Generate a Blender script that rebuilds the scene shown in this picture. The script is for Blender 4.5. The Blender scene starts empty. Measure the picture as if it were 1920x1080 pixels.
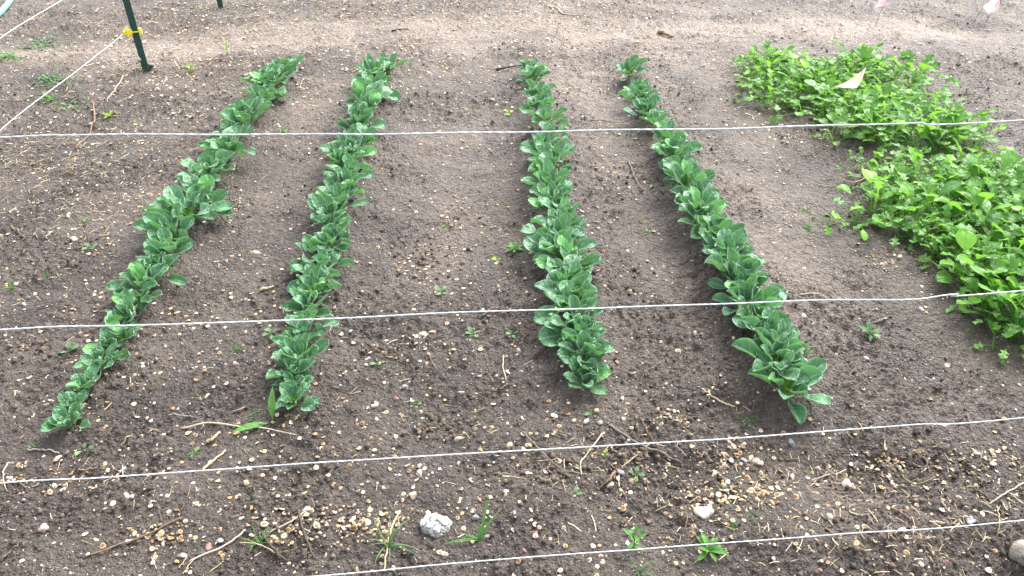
import bpy, math, random
import numpy as np
from mathutils import Matrix, Vector, Euler

# ------------------------------------------------------------------ camera, sky, sun, exposure
SC = bpy.context.scene
COL = SC.collection
CAM_H, PITCH, FPX = 1.6, math.radians(35.8), 1450.0
cam_d = bpy.data.cameras.new('camera')
cam_d.sensor_width = 36.0
cam_d.lens = FPX * 36.0 / 1920.0
cam_d.clip_start, cam_d.clip_end = 0.05, 2000.0
cam = bpy.data.objects.new('camera', cam_d)
cam.location = (0, 0, CAM_H)
cam.rotation_euler = (math.pi / 2 - PITCH, 0, 0)
COL.objects.link(cam)
SC.camera = cam

SUN_EL, SUN_AZ = math.radians(50), math.radians(38)      # azimuth from +Y towards +X
world = bpy.data.worlds.new('World')
SC.world = world
world.use_nodes = True
wn, wl = world.node_tree.nodes, world.node_tree.links
wn.clear()
w_out = wn.new('ShaderNodeOutputWorld')
w_bg = wn.new('ShaderNodeBackground')
w_sky = wn.new('ShaderNodeTexSky')
w_sky.sky_type = 'NISHITA'
w_sky.sun_disc = False
w_sky.sun_elevation = SUN_EL
w_sky.sun_rotation = SUN_AZ
w_sky.air_density = 1.0
w_sky.dust_density = 4.0
w_hs = wn.new('ShaderNodeHueSaturation')
w_hs.inputs['Saturation'].default_value = 0.3
w_bg.inputs['Strength'].default_value = 0.15
wl.new(w_sky.outputs[0], w_hs.inputs['Color'])
wl.new(w_hs.outputs[0], w_bg.inputs['Color'])
wl.new(w_bg.outputs[0], w_out.inputs['Surface'])

sun_d = bpy.data.lights.new('sun', 'SUN')
sun_d.energy = 1.3
sun_d.angle = math.radians(38)
sun_d.color = (1.0, 0.965, 0.92)
sun = bpy.data.objects.new('sun', sun_d)
sdir = Vector((math.sin(SUN_AZ) * math.cos(SUN_EL), math.cos(SUN_AZ) * math.cos(SUN_EL), math.sin(SUN_EL)))
sun.rotation_euler = sdir.to_track_quat('Z', 'Y').to_euler()
sun.location = (3, 4, 6)
COL.objects.link(sun)

SC.view_settings.view_transform = 'Standard'
SC.view_settings.look = 'None'
SC.view_settings.gamma = 1.0
SC.view_settings.use_curve_mapping = False
SC.view_settings.exposure = 1.88
SC.cycles.max_bounces = 6

RNG = np.random.default_rng(7)
random.seed(7)
U = lambda a, b: float(RNG.uniform(a, b))

# ------------------------------------------------------------------ helpers
def ray(px, py):
    x, y = px - 960.0, 540.0 - py
    d = np.array([x, FPX * math.cos(PITCH) + y * math.sin(PITCH), -FPX * math.sin(PITCH) + y * math.cos(PITCH)])
    return d

def at(px, py, h=0.0):
    d = ray(px, py)
    s = (h - CAM_H) / d[2]
    return np.array([d[0] * s, d[1] * s, h])

def tag(o, label=None, cat=None, group=None, kind=None):
    if label: o['label'] = label
    if cat: o['category'] = cat
    if group: o['group'] = group
    if kind: o['kind'] = kind
    return o

def empty(name, loc, rz=0.0):
    o = bpy.data.objects.new(name, None)
    o.empty_display_size = 0.05
    o.location = loc
    o.rotation_euler = (0, 0, rz)
    COL.objects.link(o)
    return o

def link(name, mesh, parent=None):
    o = bpy.data.objects.new(name, mesh)
    COL.objects.link(o)
    if parent is not None: o.parent = parent
    return o

def mk(name, V, F, mat, smooth=True, col=None, uv=None):
    """mesh from vertex array and face list / int array"""
    me = bpy.data.meshes.new(name)
    V = np.asarray(V, dtype=np.float32)
    if isinstance(F, np.ndarray):
        k = F.shape[1]
        me.vertices.add(len(V)); me.loops.add(F.size); me.polygons.add(len(F))
        me.vertices.foreach_set('co', V.ravel())
        me.loops.foreach_set('vertex_index', F.astype(np.int32).ravel())
        me.polygons.foreach_set('loop_start', np.arange(0, F.size, k, dtype=np.int32))
        me.update(calc_edges=True)
    else:
        me.from_pydata([tuple(map(float, v)) for v in V], [], F)
    if col is not None:
        a = me.attributes.new('Col', 'FLOAT_COLOR', 'POINT')
        c = np.ones((len(V), 4), np.float32); c[:, :3] = col
        a.data.foreach_set('color', c.ravel())
    if uv is not None:
        a = me.attributes.new('leafuv', 'FLOAT_VECTOR', 'POINT')
        c = np.zeros((len(V), 3), np.float32); c[:, :2] = uv
        a.data.foreach_set('vector', c.ravel())
    me.polygons.foreach_set('use_smooth', np.full(len(me.polygons), smooth, dtype=bool))
    me.update()
    if mat is not None: me.materials.append(mat)
    return me

def _hash(ix, iy, seed):
    n = (ix.astype(np.int64).astype(np.uint64) * np.uint64(374761393) + iy.astype(np.int64).astype(np.uint64) * np.uint64(668265263)
         + np.uint64(seed) * np.uint64(1274126177)) & np.uint64(0xffffffff)
    n = ((n ^ (n >> np.uint64(13))) * np.uint64(1274126177)) & np.uint64(0xffffffff)
    n = ((n ^ (n >> np.uint64(15))) * np.uint64(2246822519)) & np.uint64(0xffffffff)
    n = n ^ (n >> np.uint64(16))
    return n.astype(np.float64) / 4294967296.0

def pnoise(x, y, seed=0):
    ix, iy = np.floor(x), np.floor(y)
    fx, fy = x - ix, y - iy
    u = fx * fx * fx * (fx * (fx * 6 - 15) + 10); v = fy * fy * fy * (fy * (fy * 6 - 15) + 10)
    def g(dx, dy):
        a = _hash(ix + dx, iy + dy, seed) * 2 * np.pi
        return np.cos(a) * (fx - dx) + np.sin(a) * (fy - dy)
    a = g(0, 0) * (1 - u) + g(1, 0) * u
    b = g(0, 1) * (1 - u) + g(1, 1) * u
    return (a * (1 - v) + b * v) * 1.5

def fbm(x, y, seed, octs, gain=0.5):
    t, amp = 0.0, 1.0
    for k in range(octs):
        t = t + amp * pnoise(x, y, seed + k * 17)
        x, y, amp = x * 2.03 + 7.1, y * 2.03 - 3.3, amp * gain
    return t

def domes(x, y, seed, keep):
    """scattered round clods: height 0..1"""
    ix, iy = np.floor(x), np.floor(y)
    best = np.zeros_like(x)
    for dx in (-1, 0, 1):
        for dy in (-1, 0, 1):
            cx, cy = ix + dx, iy + dy
            px = cx + _hash(cx, cy, seed); py = cy + _hash(cx, cy, seed + 1)
            r = 0.22 + 0.5 * _hash(cx, cy, seed + 2) ** 1.6
            on = _hash(cx, cy, seed + 3) < keep
            d2 = ((x - px) ** 2 + (y - py) ** 2) / (r * r)
            h = np.sqrt(np.clip(1 - d2, 0, 1)) * r * on
            best = np.maximum(best, h)
    return best

def smooth01(x):
    x = np.clip(x, 0, 1)
    return x * x * (3 - 2 * x)

# ------------------------------------------------------------------ where things stand (pixels of the photograph, put on the ground)
ROWS = [
 [(533,134),(518,148),(506,166),(496,190),(474,214),(462,238),(446,264),(430,296),(398,328),(388,350),(382,396),(358,424),(330,456),(318,490),(298,524),(272,552),(262,586),(248,614),(234,645),(212,672),(192,706),(168,742),(146,782),(138,816)],
 [(728,130),(704,146),(703,170),(692,196),(690,222),(672,240),(672,276),(655,300),(645,314),(652,340),(650,364),(642,392),(626,418),(632,446),(625,470),(594,490),(614,508),(596,536),(590,562),(578,596),(578,636),(566,662),(566,690),(548,718),(556,748),(556,772)],
 [(990,130),(1000,150),(1006,180),(1012,206),(1024,230),(1032,262),(1016,282),(1028,306),(1032,334),(1034,360),(1040,388),(1046,412),(1052,442),(1044,466),(1052,492),(1066,518),(1060,546),(1072,570),(1072,600),(1078,630),(1080,656),(1092,686),(1098,708),(1094,734)],
 [(1180,136),(1196,166),(1200,190),(1210,216),(1226,236),(1246,272),(1260,296),(1270,322),(1286,352),(1302,382),(1310,406),(1318,436),(1342,466),(1358,496),(1376,532),(1386,554),(1398,590),(1412,618),(1440,650),(1452,672),(1452,706),(1466,748)],
]
ROW_W = [[(130,84),(200,84),(300,112),(420,134),(500,112),(600,104),(700,92),(820,84)],
         [(130,86),(250,98),(350,104),(450,108),(560,102),(650,104),(770,84)],
         [(130,72),(250,86),(350,104),(450,116),(560,132),(650,122),(740,118)],
         [(130,66),(250,78),(350,98),(450,104),(530,126),(620,122),(670,124),(750,156)]]
ROW_LINES = []
for r in ROWS:
    P = np.array([at(px, py)[:2] for px, py in r])
    A = np.polyfit(P[:, 1], P[:, 0], 1)
    ROW_LINES.append((A[0], A[1], P[:, 1].min(), P[:, 1].max()))

def macro(x, y):
    """beds, furrows, humps: metres"""
    h = 0.016 * fbm(x * 1.3, y * 1.3, 11, 3) + 0.013 * fbm(x * 5, y * 5.5, 23, 3)
    for i, (a, b, y0, y1) in enumerate(ROW_LINES):
        d = x - (a * y + b) - (0.0, 0.0, 0.05, 0.05)[i]
        d = d + 0.03 * pnoise(x * 2 + i * 9, y * 2.5, 31)
        w = 0.12 if i < 2 else 0.14
        along = smooth01((y - y0 + 0.25) / 0.4) * smooth01((y1 + 0.35 - y) / 0.5)
        h = h + (0.028, 0.03, 0.052, 0.06)[i] * np.exp(-(d / w) ** 2) * along
    # low berm that runs under the near fence, and the trodden path between the middle rows
    a, b = ROW_LINES[1][:2]; a2, b2 = ROW_LINES[2][:2]
    mid = 0.5 * ((a * y + b) + (a2 * y + b2))
    h = h - 0.018 * np.exp(-((x - mid) / 0.2) ** 2)
    h = h + 0.03 * np.exp(-((y - 1.22 + 0.05 * np.sin(x * 2)) / 0.10) ** 2) * smooth01((x - 0.2) / 0.5)
    h = h - 0.025 * np.exp(-((y - 1.4) / 0.10) ** 2) * smooth01((x - 0.1) / 0.5)
    # far wheel track
    h = h - 0.03 * np.exp(-((y - 5.05 - 0.12 * np.sin(x * 0.8)) / 0.3) ** 2)
    h = h + 0.03 * np.exp(-((y - 4.62 - 0.1 * np.sin(x * 0.9 + 1)) / 0.16) ** 2)
    return h

def strips(x, y):
    """1 in the trodden strips between the rows"""
    L = [a * y + b for a, b, _, _ in ROW_LINES]
    t = 0
    for c, w in ((0.5 * (L[0] + L[1]), 0.13), (0.5 * (L[1] + L[2]) + 0.02, 0.18), (0.5 * (L[2] + L[3]) + 0.04, 0.09), (L[3] + 0.42, 0.2)):
        t = t + np.exp(-((x - c + 0.05 * pnoise(x * 2, y * 2, 17)) / w) ** 2)
    return np.clip(t, 0, 1) * smooth01((y - 1.75) / 0.7) * smooth01((5.2 - y) / 0.8)

TRACK = np.array([at(*p)[:2] for p in [(300, 78), (640, 52), (900, 46), (1280, 50), (1500, 44), (1700, 50), (1920, 70)]])
def track(x, y):
    """1 on the dry trodden track behind the rows"""
    yy = np.interp(x, TRACK[:, 0], TRACK[:, 1])
    e = smooth01((x - TRACK[0, 0] + 0.3) / 0.9) * smooth01((TRACK[-1, 0] + 2 - x) / 1.2)
    return np.exp(-((y - yy + 0.07 * pnoise(x * 2.5, y * 2.5, 141)) / 0.19) ** 2) * e

def roughness(x, y):
    return smooth01(0.58 - 0.7 * track(x, y) + 0.95 * fbm(x * 2.2, y * 2.2, 51, 3) - 0.55 * strips(x, y) + 0.5 * sum(np.exp(-((x - (ROW_LINES[k][0] * y + ROW_LINES[k][1]) - 0.2) / 0.12) ** 2) for k in (2, 3)))

def ground(x, y, fine=True):
    x = np.asarray(x, float); y = np.asarray(y, float)
    h = macro(x, y)
    if fine:
        rough = roughness(x, y)
        h = h + (0.0022 + 0.004 * rough) * fbm(x * 22, y * 22, 61, 3)
        h = h + 0.034 * domes(x * 28, y * 28, 71, 0.18 + 0.3 * rough) * (0.25 + 0.75 * rough) * 0.55
        h = h + 0.0145 * domes(x * 62 + 5, y * 62, 81, 0.35 + 0.3 * rough) * (0.35 + 0.65 * rough)
        h = h + 0.0085 * domes(x * 115 + 2, y * 115, 91, 0.6) * (0.5 + 0.5 * rough)
    return h

def gz(x, y): return float(macro(np.array([x]), np.array([y]))[0])

def on(px, py, lift=0.0, fine=False):
    """ground point seen at that pixel"""
    z = 0.0
    for _ in range(4):
        p = at(px, py, z)
        z = float(ground(p[:1], p[1:2], fine)[0])
    p[2] = z + lift
    return p

def on_many(px, py, fine=True):
    px, py = np.asarray(px, float), np.asarray(py, float)
    dx = px - 960.0; yy = 540.0 - py
    dy = FPX * math.cos(PITCH) + yy * math.sin(PITCH); dz = -FPX * math.sin(PITCH) + yy * math.cos(PITCH)
    z = np.zeros_like(px)
    for _ in range(3):
        s = (z - CAM_H) / dz
        X, Y = dx * s, dy * s
        z = ground(X, Y, fine)
    return np.stack([X, Y, z], 1)

# ------------------------------------------------------------------ materials
class NT:
    def __init__(self, name):
        self.m = bpy.data.materials.new(name); self.m.use_nodes = True
        self.t = self.m.node_tree; self.t.nodes.clear()
        self.out = self.t.nodes.new('ShaderNodeOutputMaterial')
    def n(self, typ, ins=None, **kw):
        nd = self.t.nodes.new('ShaderNode' + typ)
        for k, v in kw.items(): setattr(nd, k, v)
        for k, v in (ins or {}).items():
            s = nd.inputs[k]
            if isinstance(v, bpy.types.NodeSocket): self.t.links.new(v, s)
            else: s.default_value = v
        return nd
    def math(self, op, a, b=None, clamp=False):
        ins = {0: a}
        if b is not None: ins[1] = b
        return self.n('Math', ins, operation=op, use_clamp=clamp).outputs[0]
    def mix(self, f, a, b, mode='MIX'):
        nd = self.n('Mix', data_type='RGBA', blend_type=mode)
        for k, v in ((0, f), (6, a), (7, b)):
            if isinstance(v, bpy.types.NodeSocket): self.t.links.new(v, nd.inputs[k])
            else: nd.inputs[k].default_value = v
        return nd.outputs[2]
    def ramp(self, f, stops):
        nd = self.n('ValToRGB', {0: f})
        e = nd.color_ramp.elements
        while len(e) < len(stops): e.new(0.5)
        for el, (p, c) in zip(e, stops):
            el.position = p; el.color = (*c, 1) if len(c) == 3 else c
        return nd.outputs[0]
    def noise(self, vec, scale, detail=4, rough=0.6, dim='3D'):
        return self.n('TexNoise', {'Vector': vec, 'Scale': scale, 'Detail': detail, 'Roughness': rough}).outputs[0]
    def surf(self, s):
        self.t.links.new(s, self.out.inputs['Surface']); return self.m
C = lambda r, g, b: (r, g, b, 1)

def mat_soil():
    t = NT('soil')
    pos = t.n('NewGeometry').outputs['Position']
    dry = t.n('Attribute', attribute_name='dry').outputs['Fac']  # holds the painted far brightness as well as dryness
    n1 = t.noise(pos, 3.5, 6, 0.6); n2 = t.noise(pos, 45, 5, 0.7); n3 = t.noise(pos, 260, 3, 0.7)
    base = t.ramp(n1, [(0.32, (0.044, 0.033, 0.027)), (0.5, (0.097, 0.077, 0.064)), (0.68, (0.168, 0.139, 0.119))])
    base = t.mix(t.math('MULTIPLY', n2, 0.85), base, t.ramp(n2, [(0.36, (0.028, 0.021, 0.017)), (0.5, (0.085, 0.069, 0.058)), (0.68, (0.19, 0.160, 0.138))]))
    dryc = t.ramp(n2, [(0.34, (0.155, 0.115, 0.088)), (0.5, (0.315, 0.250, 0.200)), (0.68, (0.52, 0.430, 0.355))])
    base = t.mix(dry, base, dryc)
    base = t.mix(t.ramp(n3, [(0.36, (0.6,) * 3), (0.6, (0, 0, 0))]), base, C(0.022, 0.017, 0.014))  # crevice shade painted in as dark specks where the grain dips
    v = t.n('TexVoronoi', {'Vector': pos, 'Scale': 105.0, 'Randomness': 1.0})
    vc = t.n('SeparateColor', {0: v.outputs['Color']})
    spk = t.math('MULTIPLY', t.math('LESS_THAN', v.outputs['Distance'], 0.20), t.math('GREATER_THAN', vc.outputs[0], 0.72))
    spc = t.ramp(vc.outputs[1], [(0.0, (0.62, 0.56, 0.50)), (0.45, (0.42, 0.34, 0.27)), (0.7, (0.33, 0.19, 0.14)), (1.0, (0.25, 0.24, 0.24))])
    base = t.mix(t.math('MULTIPLY', spk, 0.9), base, spc)
    v2 = t.n('TexVoronoi', {'Vector': pos, 'Scale': 170.0, 'Randomness': 1.0})
    v3 = t.n('TexVoronoi', {'Vector': pos, 'Scale': 75.0, 'Randomness': 1.0})
    bump_h = t.math('ADD', t.math('MULTIPLY', n3, 0.8), t.math('SUBTRACT', t.math('MULTIPLY', n2, 1.2), t.math('ADD', t.math('MULTIPLY', v2.outputs['Distance'], 0.7), t.math('MULTIPLY', v3.outputs['Distance'], 1.1))))
    bp = t.n('Bump', {'Height': bump_h, 'Strength': 1.0, 'Distance': 0.011})
    rgh = t.n('MapRange', {0: n1, 1: 0.3, 2: 0.7, 3: 0.42, 4: 0.72}).outputs[0]
    b = t.n('BsdfPrincipled', {'Base Color': base, 'Roughness': rgh, 'Normal': bp.outputs[0], 'Specular IOR Level': 0.5})
    return t.surf(b.outputs[0])

def mat_col(name, rough=0.8, var=0.35, nscale=200, spec=0.3, bump=0.3, dirt=None):
    """colour from the mesh's own Col attribute, varied per object"""
    t = NT(name)
    c = t.n('Attribute', attribute_name='Col').outputs['Color']
    ob = t.n('TexCoord').outputs['Object']
    rnd = t.n('ObjectInfo').outputs['Random']
    n = t.noise(ob, nscale, 4, 0.65)
    k = t.math('MULTIPLY', t.n('MapRange', {0: rnd, 3: 1 - var, 4: 1 + var}).outputs[0], t.n('MapRange', {0: n, 1: 0.25, 2: 0.75, 3: 0.6, 4: 1.3}).outputs[0])
    base = t.n('VectorMath', {0: c, 3: k}, operation='SCALE').outputs[0]
    if dirt:
        dn = t.noise(ob, nscale * 0.5, 5, 0.7)
        base = t.mix(t.n('MapRange', {0: dn, 1: 0.43, 2: 0.62, 3: 0.0, 4: 0.8}).outputs[0], base, (*dirt, 1))
    bp = t.n('Bump', {'Height': n, 'Strength': bump, 'Distance': 0.004})
    b = t.n('BsdfPrincipled', {'Base Color': base, 'Roughness': rough, 'Normal': bp.outputs[0], 'Specular IOR Level': spec})
    return t.surf(b.outputs[0])

def mat_plain(name, a, b_, nscale=60, rough=0.6, spec=0.4, bump=0.15, metal=0.0):
    t = NT(name)
    ob = t.n('TexCoord').outputs['Object']
    n = t.noise(ob, nscale, 5, 0.6)
    base = t.ramp(n, [(0.3, a), (0.7, b_)])
    bp = t.n('Bump', {'Height': n, 'Strength': bump, 'Distance': 0.003})
    b = t.n('BsdfPrincipled', {'Base Color': base, 'Roughness': rough, 'Metallic': metal, 'Normal': bp.outputs[0], 'Specular IOR Level': spec})
    return t.surf(b.outputs[0])

def mat_leaf(name, dark, light, vein, rough=0.42, spec=0.5, trans=0.25, tcol=None, blister=1.0, sheen=0.0, rim_glint=0.12):
    t = NT(name)
    uv = t.n('Attribute', attribute_name='leafuv').outputs['Vector']
    s = t.n('SeparateXYZ', {0: uv})
    u, v = s.outputs[0], s.outputs[1]
    rnd = t.n('ObjectInfo').outputs['Random']
    ob = t.n('TexCoord').outputs['Object']
    au = t.math('ABSOLUTE', u)
    n = t.noise(ob, 70, 4, 0.6)
    base = t.mix(t.math('ADD', t.math('MULTIPLY', rnd, 0.75), t.math('MULTIPLY', n, 0.3), True), (*dark, 1), (*light, 1))
    # side veins: slanted lines running out from the midrib
    sv = t.math('SUBTRACT', t.math('MULTIPLY', v, 7.5), t.math('MULTIPLY', au, 1.5))
    sv = t.math('ABSOLUTE', t.math('SUBTRACT', t.math('FRACT', sv), 0.5))
    svl = t.n('MapRange', {0: sv, 1: 0.02, 2: 0.14, 3: 1.0, 4: 0.0}).outputs[0]
    mid = t.n('MapRange', {0: au, 1: 0.03, 2: 0.13, 3: 1.0, 4: 0.0}).outputs[0]
    vn = t.math('MAXIMUM', mid, t.math('MULTIPLY', svl, 0.42), True)
    base = t.mix(t.math('MULTIPLY', vn, 0.75), base, (*vein, 1))
    base = t.mix(t.math('MULTIPLY', t.math('GREATER_THAN', rnd, 0.94), 0.35), base, (*[min(1, c * 1.6) for c in (tcol or light)], 1))
    blot = t.noise(ob, 24, 3, 0.5)
    base = t.mix(t.n('MapRange', {0: blot, 1: 0.55, 2: 0.8, 3: 0.0, 4: 0.45}).outputs[0], base, (*vein, 1))
    base = t.mix(t.n('MapRange', {0: au, 1: 0.78, 2: 1.0, 3: 0.0, 4: rim_glint}).outputs[0], base, (*vein, 1))  # pale leaf edge: highlight of the curled margin painted into the colour
    hgt = t.math('SUBTRACT', t.math('MULTIPLY', t.noise(ob, 75, 1, 0.4), 1.0 * blister), t.math('MULTIPLY', vn, 0.6))
    bp = t.n('Bump', {'Height': hgt, 'Strength': 0.6, 'Distance': 0.008})
    b = t.n('BsdfPrincipled', {'Base Color': base, 'Roughness': rough, 'Normal': bp.outputs[0], 'Specular IOR Level': spec,
                               'Sheen Weight': sheen, 'Sheen Roughness': 0.4})
    tr = t.n('BsdfTranslucent', {'Color': t.mix(0.75, base, (*(tcol or light), 1)), 'Normal': bp.outputs[0]})
    m = t.n('MixShader', {0: trans, 1: b.outputs[0], 2: tr.outputs[0]})
    return t.surf(m.outputs[0])

M = {}
M['soil'] = mat_soil()
M['clod'] = mat_col('soil_clods', 0.85, 0.0, 150, 0.25, 0.6)
M['grit'] = mat_col('grit', 0.7, 0.0, 120, 0.3, 0.2)
M['seed'] = mat_col('seed_husk', 0.75, 0.42, 3, 0.25, 0.3)
M['stone'] = mat_col('stone', 0.75, 0.2, 3.0, 0.3, 0.5, (0.10, 0.08, 0.066))
M['twig'] = mat_col('twig_bark', 0.85, 0.3, 130, 0.2, 0.5)
M['straw'] = mat_col('dry_straw', 0.8, 0.2, 130, 0.2, 0.2)
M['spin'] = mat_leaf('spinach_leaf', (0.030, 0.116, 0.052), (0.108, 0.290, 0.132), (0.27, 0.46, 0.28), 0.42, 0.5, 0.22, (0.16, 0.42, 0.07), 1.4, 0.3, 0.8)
M['spin_young'] = mat_leaf('young_spinach_leaf', (0.08, 0.24, 0.03), (0.17, 0.36, 0.04), (0.25, 0.45, 0.10), 0.4, 0.45, 0.32, (0.30, 0.52, 0.05))
M['salad'] = mat_leaf('salad_leaf', (0.034, 0.140, 0.028), (0.155, 0.375, 0.046), (0.20, 0.41, 0.11), 0.40, 0.48, 0.38, (0.27, 0.58, 0.06), 0.8)
M['weed'] = mat_leaf('weed_leaf', (0.06, 0.20, 0.04), (0.13, 0.32, 0.06), (0.2, 0.36, 0.12), 0.45, 0.4, 0.25)
M['weed_grey'] = mat_leaf('grey_green_weed_leaf', (0.09, 0.19, 0.08), (0.15, 0.28, 0.11), (0.22, 0.34, 0.18), 0.55, 0.3, 0.2)
M['weed_lime'] = mat_leaf('lime_weed_leaf', (0.20, 0.40, 0.03), (0.32, 0.52, 0.05), (0.35, 0.5, 0.15), 0.45, 0.4, 0.3)
M['post'] = mat_plain('green_paint', (0.010, 0.045, 0.032), (0.018, 0.072, 0.050), 35, 0.5, 0.45, 0.2)
M['yellow'] = mat_plain('yellow_plastic', (0.86, 0.68, 0.03), (0.90, 0.76, 0.06), 40, 0.4, 0.5, 0.05)
M['hose'] = mat_plain('aqua_hose_rubber', (0.13, 0.36, 0.29), (0.18, 0.43, 0.35), 30, 0.45, 0.4, 0.05)
M['steel'] = mat_plain('flag_wire_steel', (0.14, 0.14, 0.15), (0.25, 0.25, 0.26), 80, 0.5, 0.5, 0.1, 0.6)

def mat_cord():
    t = NT('braided_white_cord')
    uv = t.n('Attribute', attribute_name='leafuv').outputs['Vector']
    s = t.n('SeparateXYZ', {0: uv})
    w = t.math('FRACT', t.math('ADD', s.outputs[0], t.math('MULTIPLY', s.outputs[1], 60.0)))
    l = t.math('ABSOLUTE', t.math('SUBTRACT', w, 0.5))
    base = t.ramp(l, [(0.0, (0.20, 0.22, 0.23)), (0.2, (0.50, 0.53, 0.54)), (0.5, (0.60, 0.63, 0.64))])
    bp = t.n('Bump', {'Height': l, 'Strength': 0.5, 'Distance': 0.001})
    b = t.n('BsdfPrincipled', {'Base Color': base, 'Roughness': 0.55, 'Normal': bp.outputs[0]})
    return t.surf(b.outputs[0])
M['cord'] = mat_cord()

def mat_flag(name, c):
    t = NT(name)
    ob = t.n('TexCoord').outputs['Object']
    n = t.noise(ob, 30, 3, 0.5)
    base = t.mix(n, (c[0] * 0.93, c[1] * 0.9, c[2] * 0.9, 1), (*c, 1))
    b = t.n('BsdfPrincipled', {'Base Color': base, 'Roughness': 0.5})
    tr = t.n('BsdfTranslucent', {'Color': base})
    return t.surf(t.n('MixShader', {0: 0.6, 1: b.outputs[0], 2: tr.outputs[0]}).outputs[0])
M['flag_peach'] = mat_flag('faded_peach_vinyl', (0.88, 0.66, 0.55))
M['flag_pink'] = mat_flag('faded_pink_vinyl', (0.91, 0.53, 0.58))

# ------------------------------------------------------------------ ground sheet
def build_ground():
    NX, NY = 1000, 800
    ang = np.linspace(math.radians(66), math.radians(12.2), NY)
    yf = CAM_H / np.tan(ang)
    ys = np.concatenate([[-30, -8, -3, -1, 0, 0.4], yf, np.geomspace(7.48, 40, 90), [60, 160, 500]])
    t = np.linspace(-1, 1, NX)
    ext = np.array([1.15, 1.5, 2.3, 5, 15, 60])
    tt = np.concatenate([-ext[::-1], t, ext])
    yc = np.clip(ys, 0.6, 500)
    half = (yc * math.cos(PITCH) + CAM_H * math.sin(PITCH)) * 960 / FPX * 1.10 + 0.45
    X = half[:, None] * tt[None, :]
    Y = np.repeat(ys[:, None], len(tt), 1)
    Z = macro(X, Y)
    fm = (Y > 0.6) & (Y < 8.0) & (np.abs(tt)[None, :] <= 1.0)
    Z[fm] = ground(X[fm], Y[fm], True)
    ny, nx = X.shape
    V = np.stack([X.ravel(), Y.ravel(), Z.ravel()], 1)
    idx = np.arange(ny * nx).reshape(ny, nx)
    F = np.stack([idx[:-1, :-1].ravel(), idx[:-1, 1:].ravel(), idx[1:, 1:].ravel(), idx[1:, :-1].ravel()], 1)
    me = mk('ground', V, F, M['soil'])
    # dry, paler ground: the wheel track, the sand by the post, and a far side paled for dryness and brighter light
    x, y = V[:, 0], V[:, 1]
    n = fbm(x * 1.7, y * 1.7, 131, 4)
    d = smooth01((y - 2.1) / 3.4) * 0.26 + 0.04  # rise with distance also paints the brighter light at the back into the soil
    def streak(pts, w):
        P = np.array([at(*p)[:2] for p in pts])
        yy = np.interp(x, P[:, 0], P[:, 1])
        inx = smooth01((x - P[0, 0] + 0.4) / 0.6) * smooth01((P[-1, 0] + 1.5 - x) / 1.0)
        return np.exp(-((y - yy + 0.06 * pnoise(x * 3, y * 3, 141)) / w) ** 2) * inx
    d = d + 1.1 * track(x, y)
    d = d + 0.35 * streak([(250, 90), (640, 75), (1000, 88), (1350, 130)], 0.2)
    p = at(140, 108)
    d = d + 1.1 * np.exp(-(((x - p[0]) / 0.75) ** 2 + ((y - p[1]) / 0.20) ** 2))
    p = at(60, 115)
    d = d + 0.4 * np.exp(-(((x - p[0]) / 0.8) ** 2 + ((y - p[1]) / 0.15) ** 2))
    # bare crests of the two beds beside the third and fourth rows
    for k, w in ((2, 0.16), (3, 0.2)):
        a, b = ROW_LINES[k][:2]
        d = d + 0.25 * np.exp(-((x - (a * y + b) - 0.18) / w) ** 2) * smooth01((y - 1.4) / 0.6)
    d = d + 0.17 * strips(x, y)
    d = np.clip(d * (0.85 + 0.55 * n) + 0.10 * n, 0, 1)
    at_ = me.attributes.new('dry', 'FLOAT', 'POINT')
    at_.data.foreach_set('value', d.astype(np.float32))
    o = link('ground', me)
    tag(o, 'dark crumbly garden soil with low beds and a dry track', kind='structure')
build_ground()

# ------------------------------------------------------------------ scatter helpers
def ico(sub=0):
    import bmesh
    bm = bmesh.new(); bmesh.ops.create_icosphere(bm, subdivisions=sub + 1, radius=1)
    bm.verts.ensure_lookup_table()
    V = np.array([v.co[:] for v in bm.verts]); F = np.array([[v.index for v in f.verts] for f in bm.faces])
    bm.free(); return V, F

def rotz(a):
    c, s = np.cos(a), np.sin(a); z, o = np.zeros_like(a), np.ones_like(a)
    return np.stack([np.stack([c, -s, z], -1), np.stack([s, c, z], -1), np.stack([z, z, o], -1)], -2)
def rotx(a):
    c, s = np.cos(a), np.sin(a); z, o = np.zeros_like(a), np.ones_like(a)
    return np.stack([np.stack([o, z, z], -1), np.stack([z, c, -s], -1), np.stack([z, s, c], -1)], -2)

def scatter(name, bases, P, S, yaw, tilt, cols, mat, basecols=None, smooth=True):
    """many small pieces joined into one object; bases: list of (V,F)"""
    n = len(P); which = RNG.integers(0, len(bases), n)
    VV, FF, CC, off = [], [], [], 0
    for b, (V, F) in enumerate(bases):
        k = np.where(which == b)[0]
        if not len(k): continue
        R = rotz(yaw[k]) @ rotx(tilt[k])
        W = np.einsum('nij,nvj->nvi', R, V[None] * S[k][:, None, :]) + P[k][:, None, :]
        VV.append(W.reshape(-1, 3))
        FF.append((F[None] + (np.arange(len(k)) * len(V))[:, None, None] + off).reshape(-1, F.shape[1]))
        c = np.repeat(cols[k][:, None, :], len(V), 1)
        if basecols is not None: c = c * basecols[b][None]
        CC.append(c.reshape(-1, 3)); off += len(k) * len(V)
    me = mk(name, np.concatenate(VV), np.concatenate(FF), mat, smooth, np.concatenate(CC))
    return link(name, me)

def rand_px(n, y0, y1, bias=1.0):
    """uniform over the ground seen between two pixel heights (with a margin round the frame)"""
    a, b = at(960, y1)[1], at(960, y0)[1]
    Y = a + (b - a) * RNG.random(n) ** bias
    half = (Y * math.cos(PITCH) + CAM_H * math.sin(PITCH)) * 960 / FPX * 1.12 + 0.2
    X = (RNG.random(n) * 2 - 1) * half
    return X, Y

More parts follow.
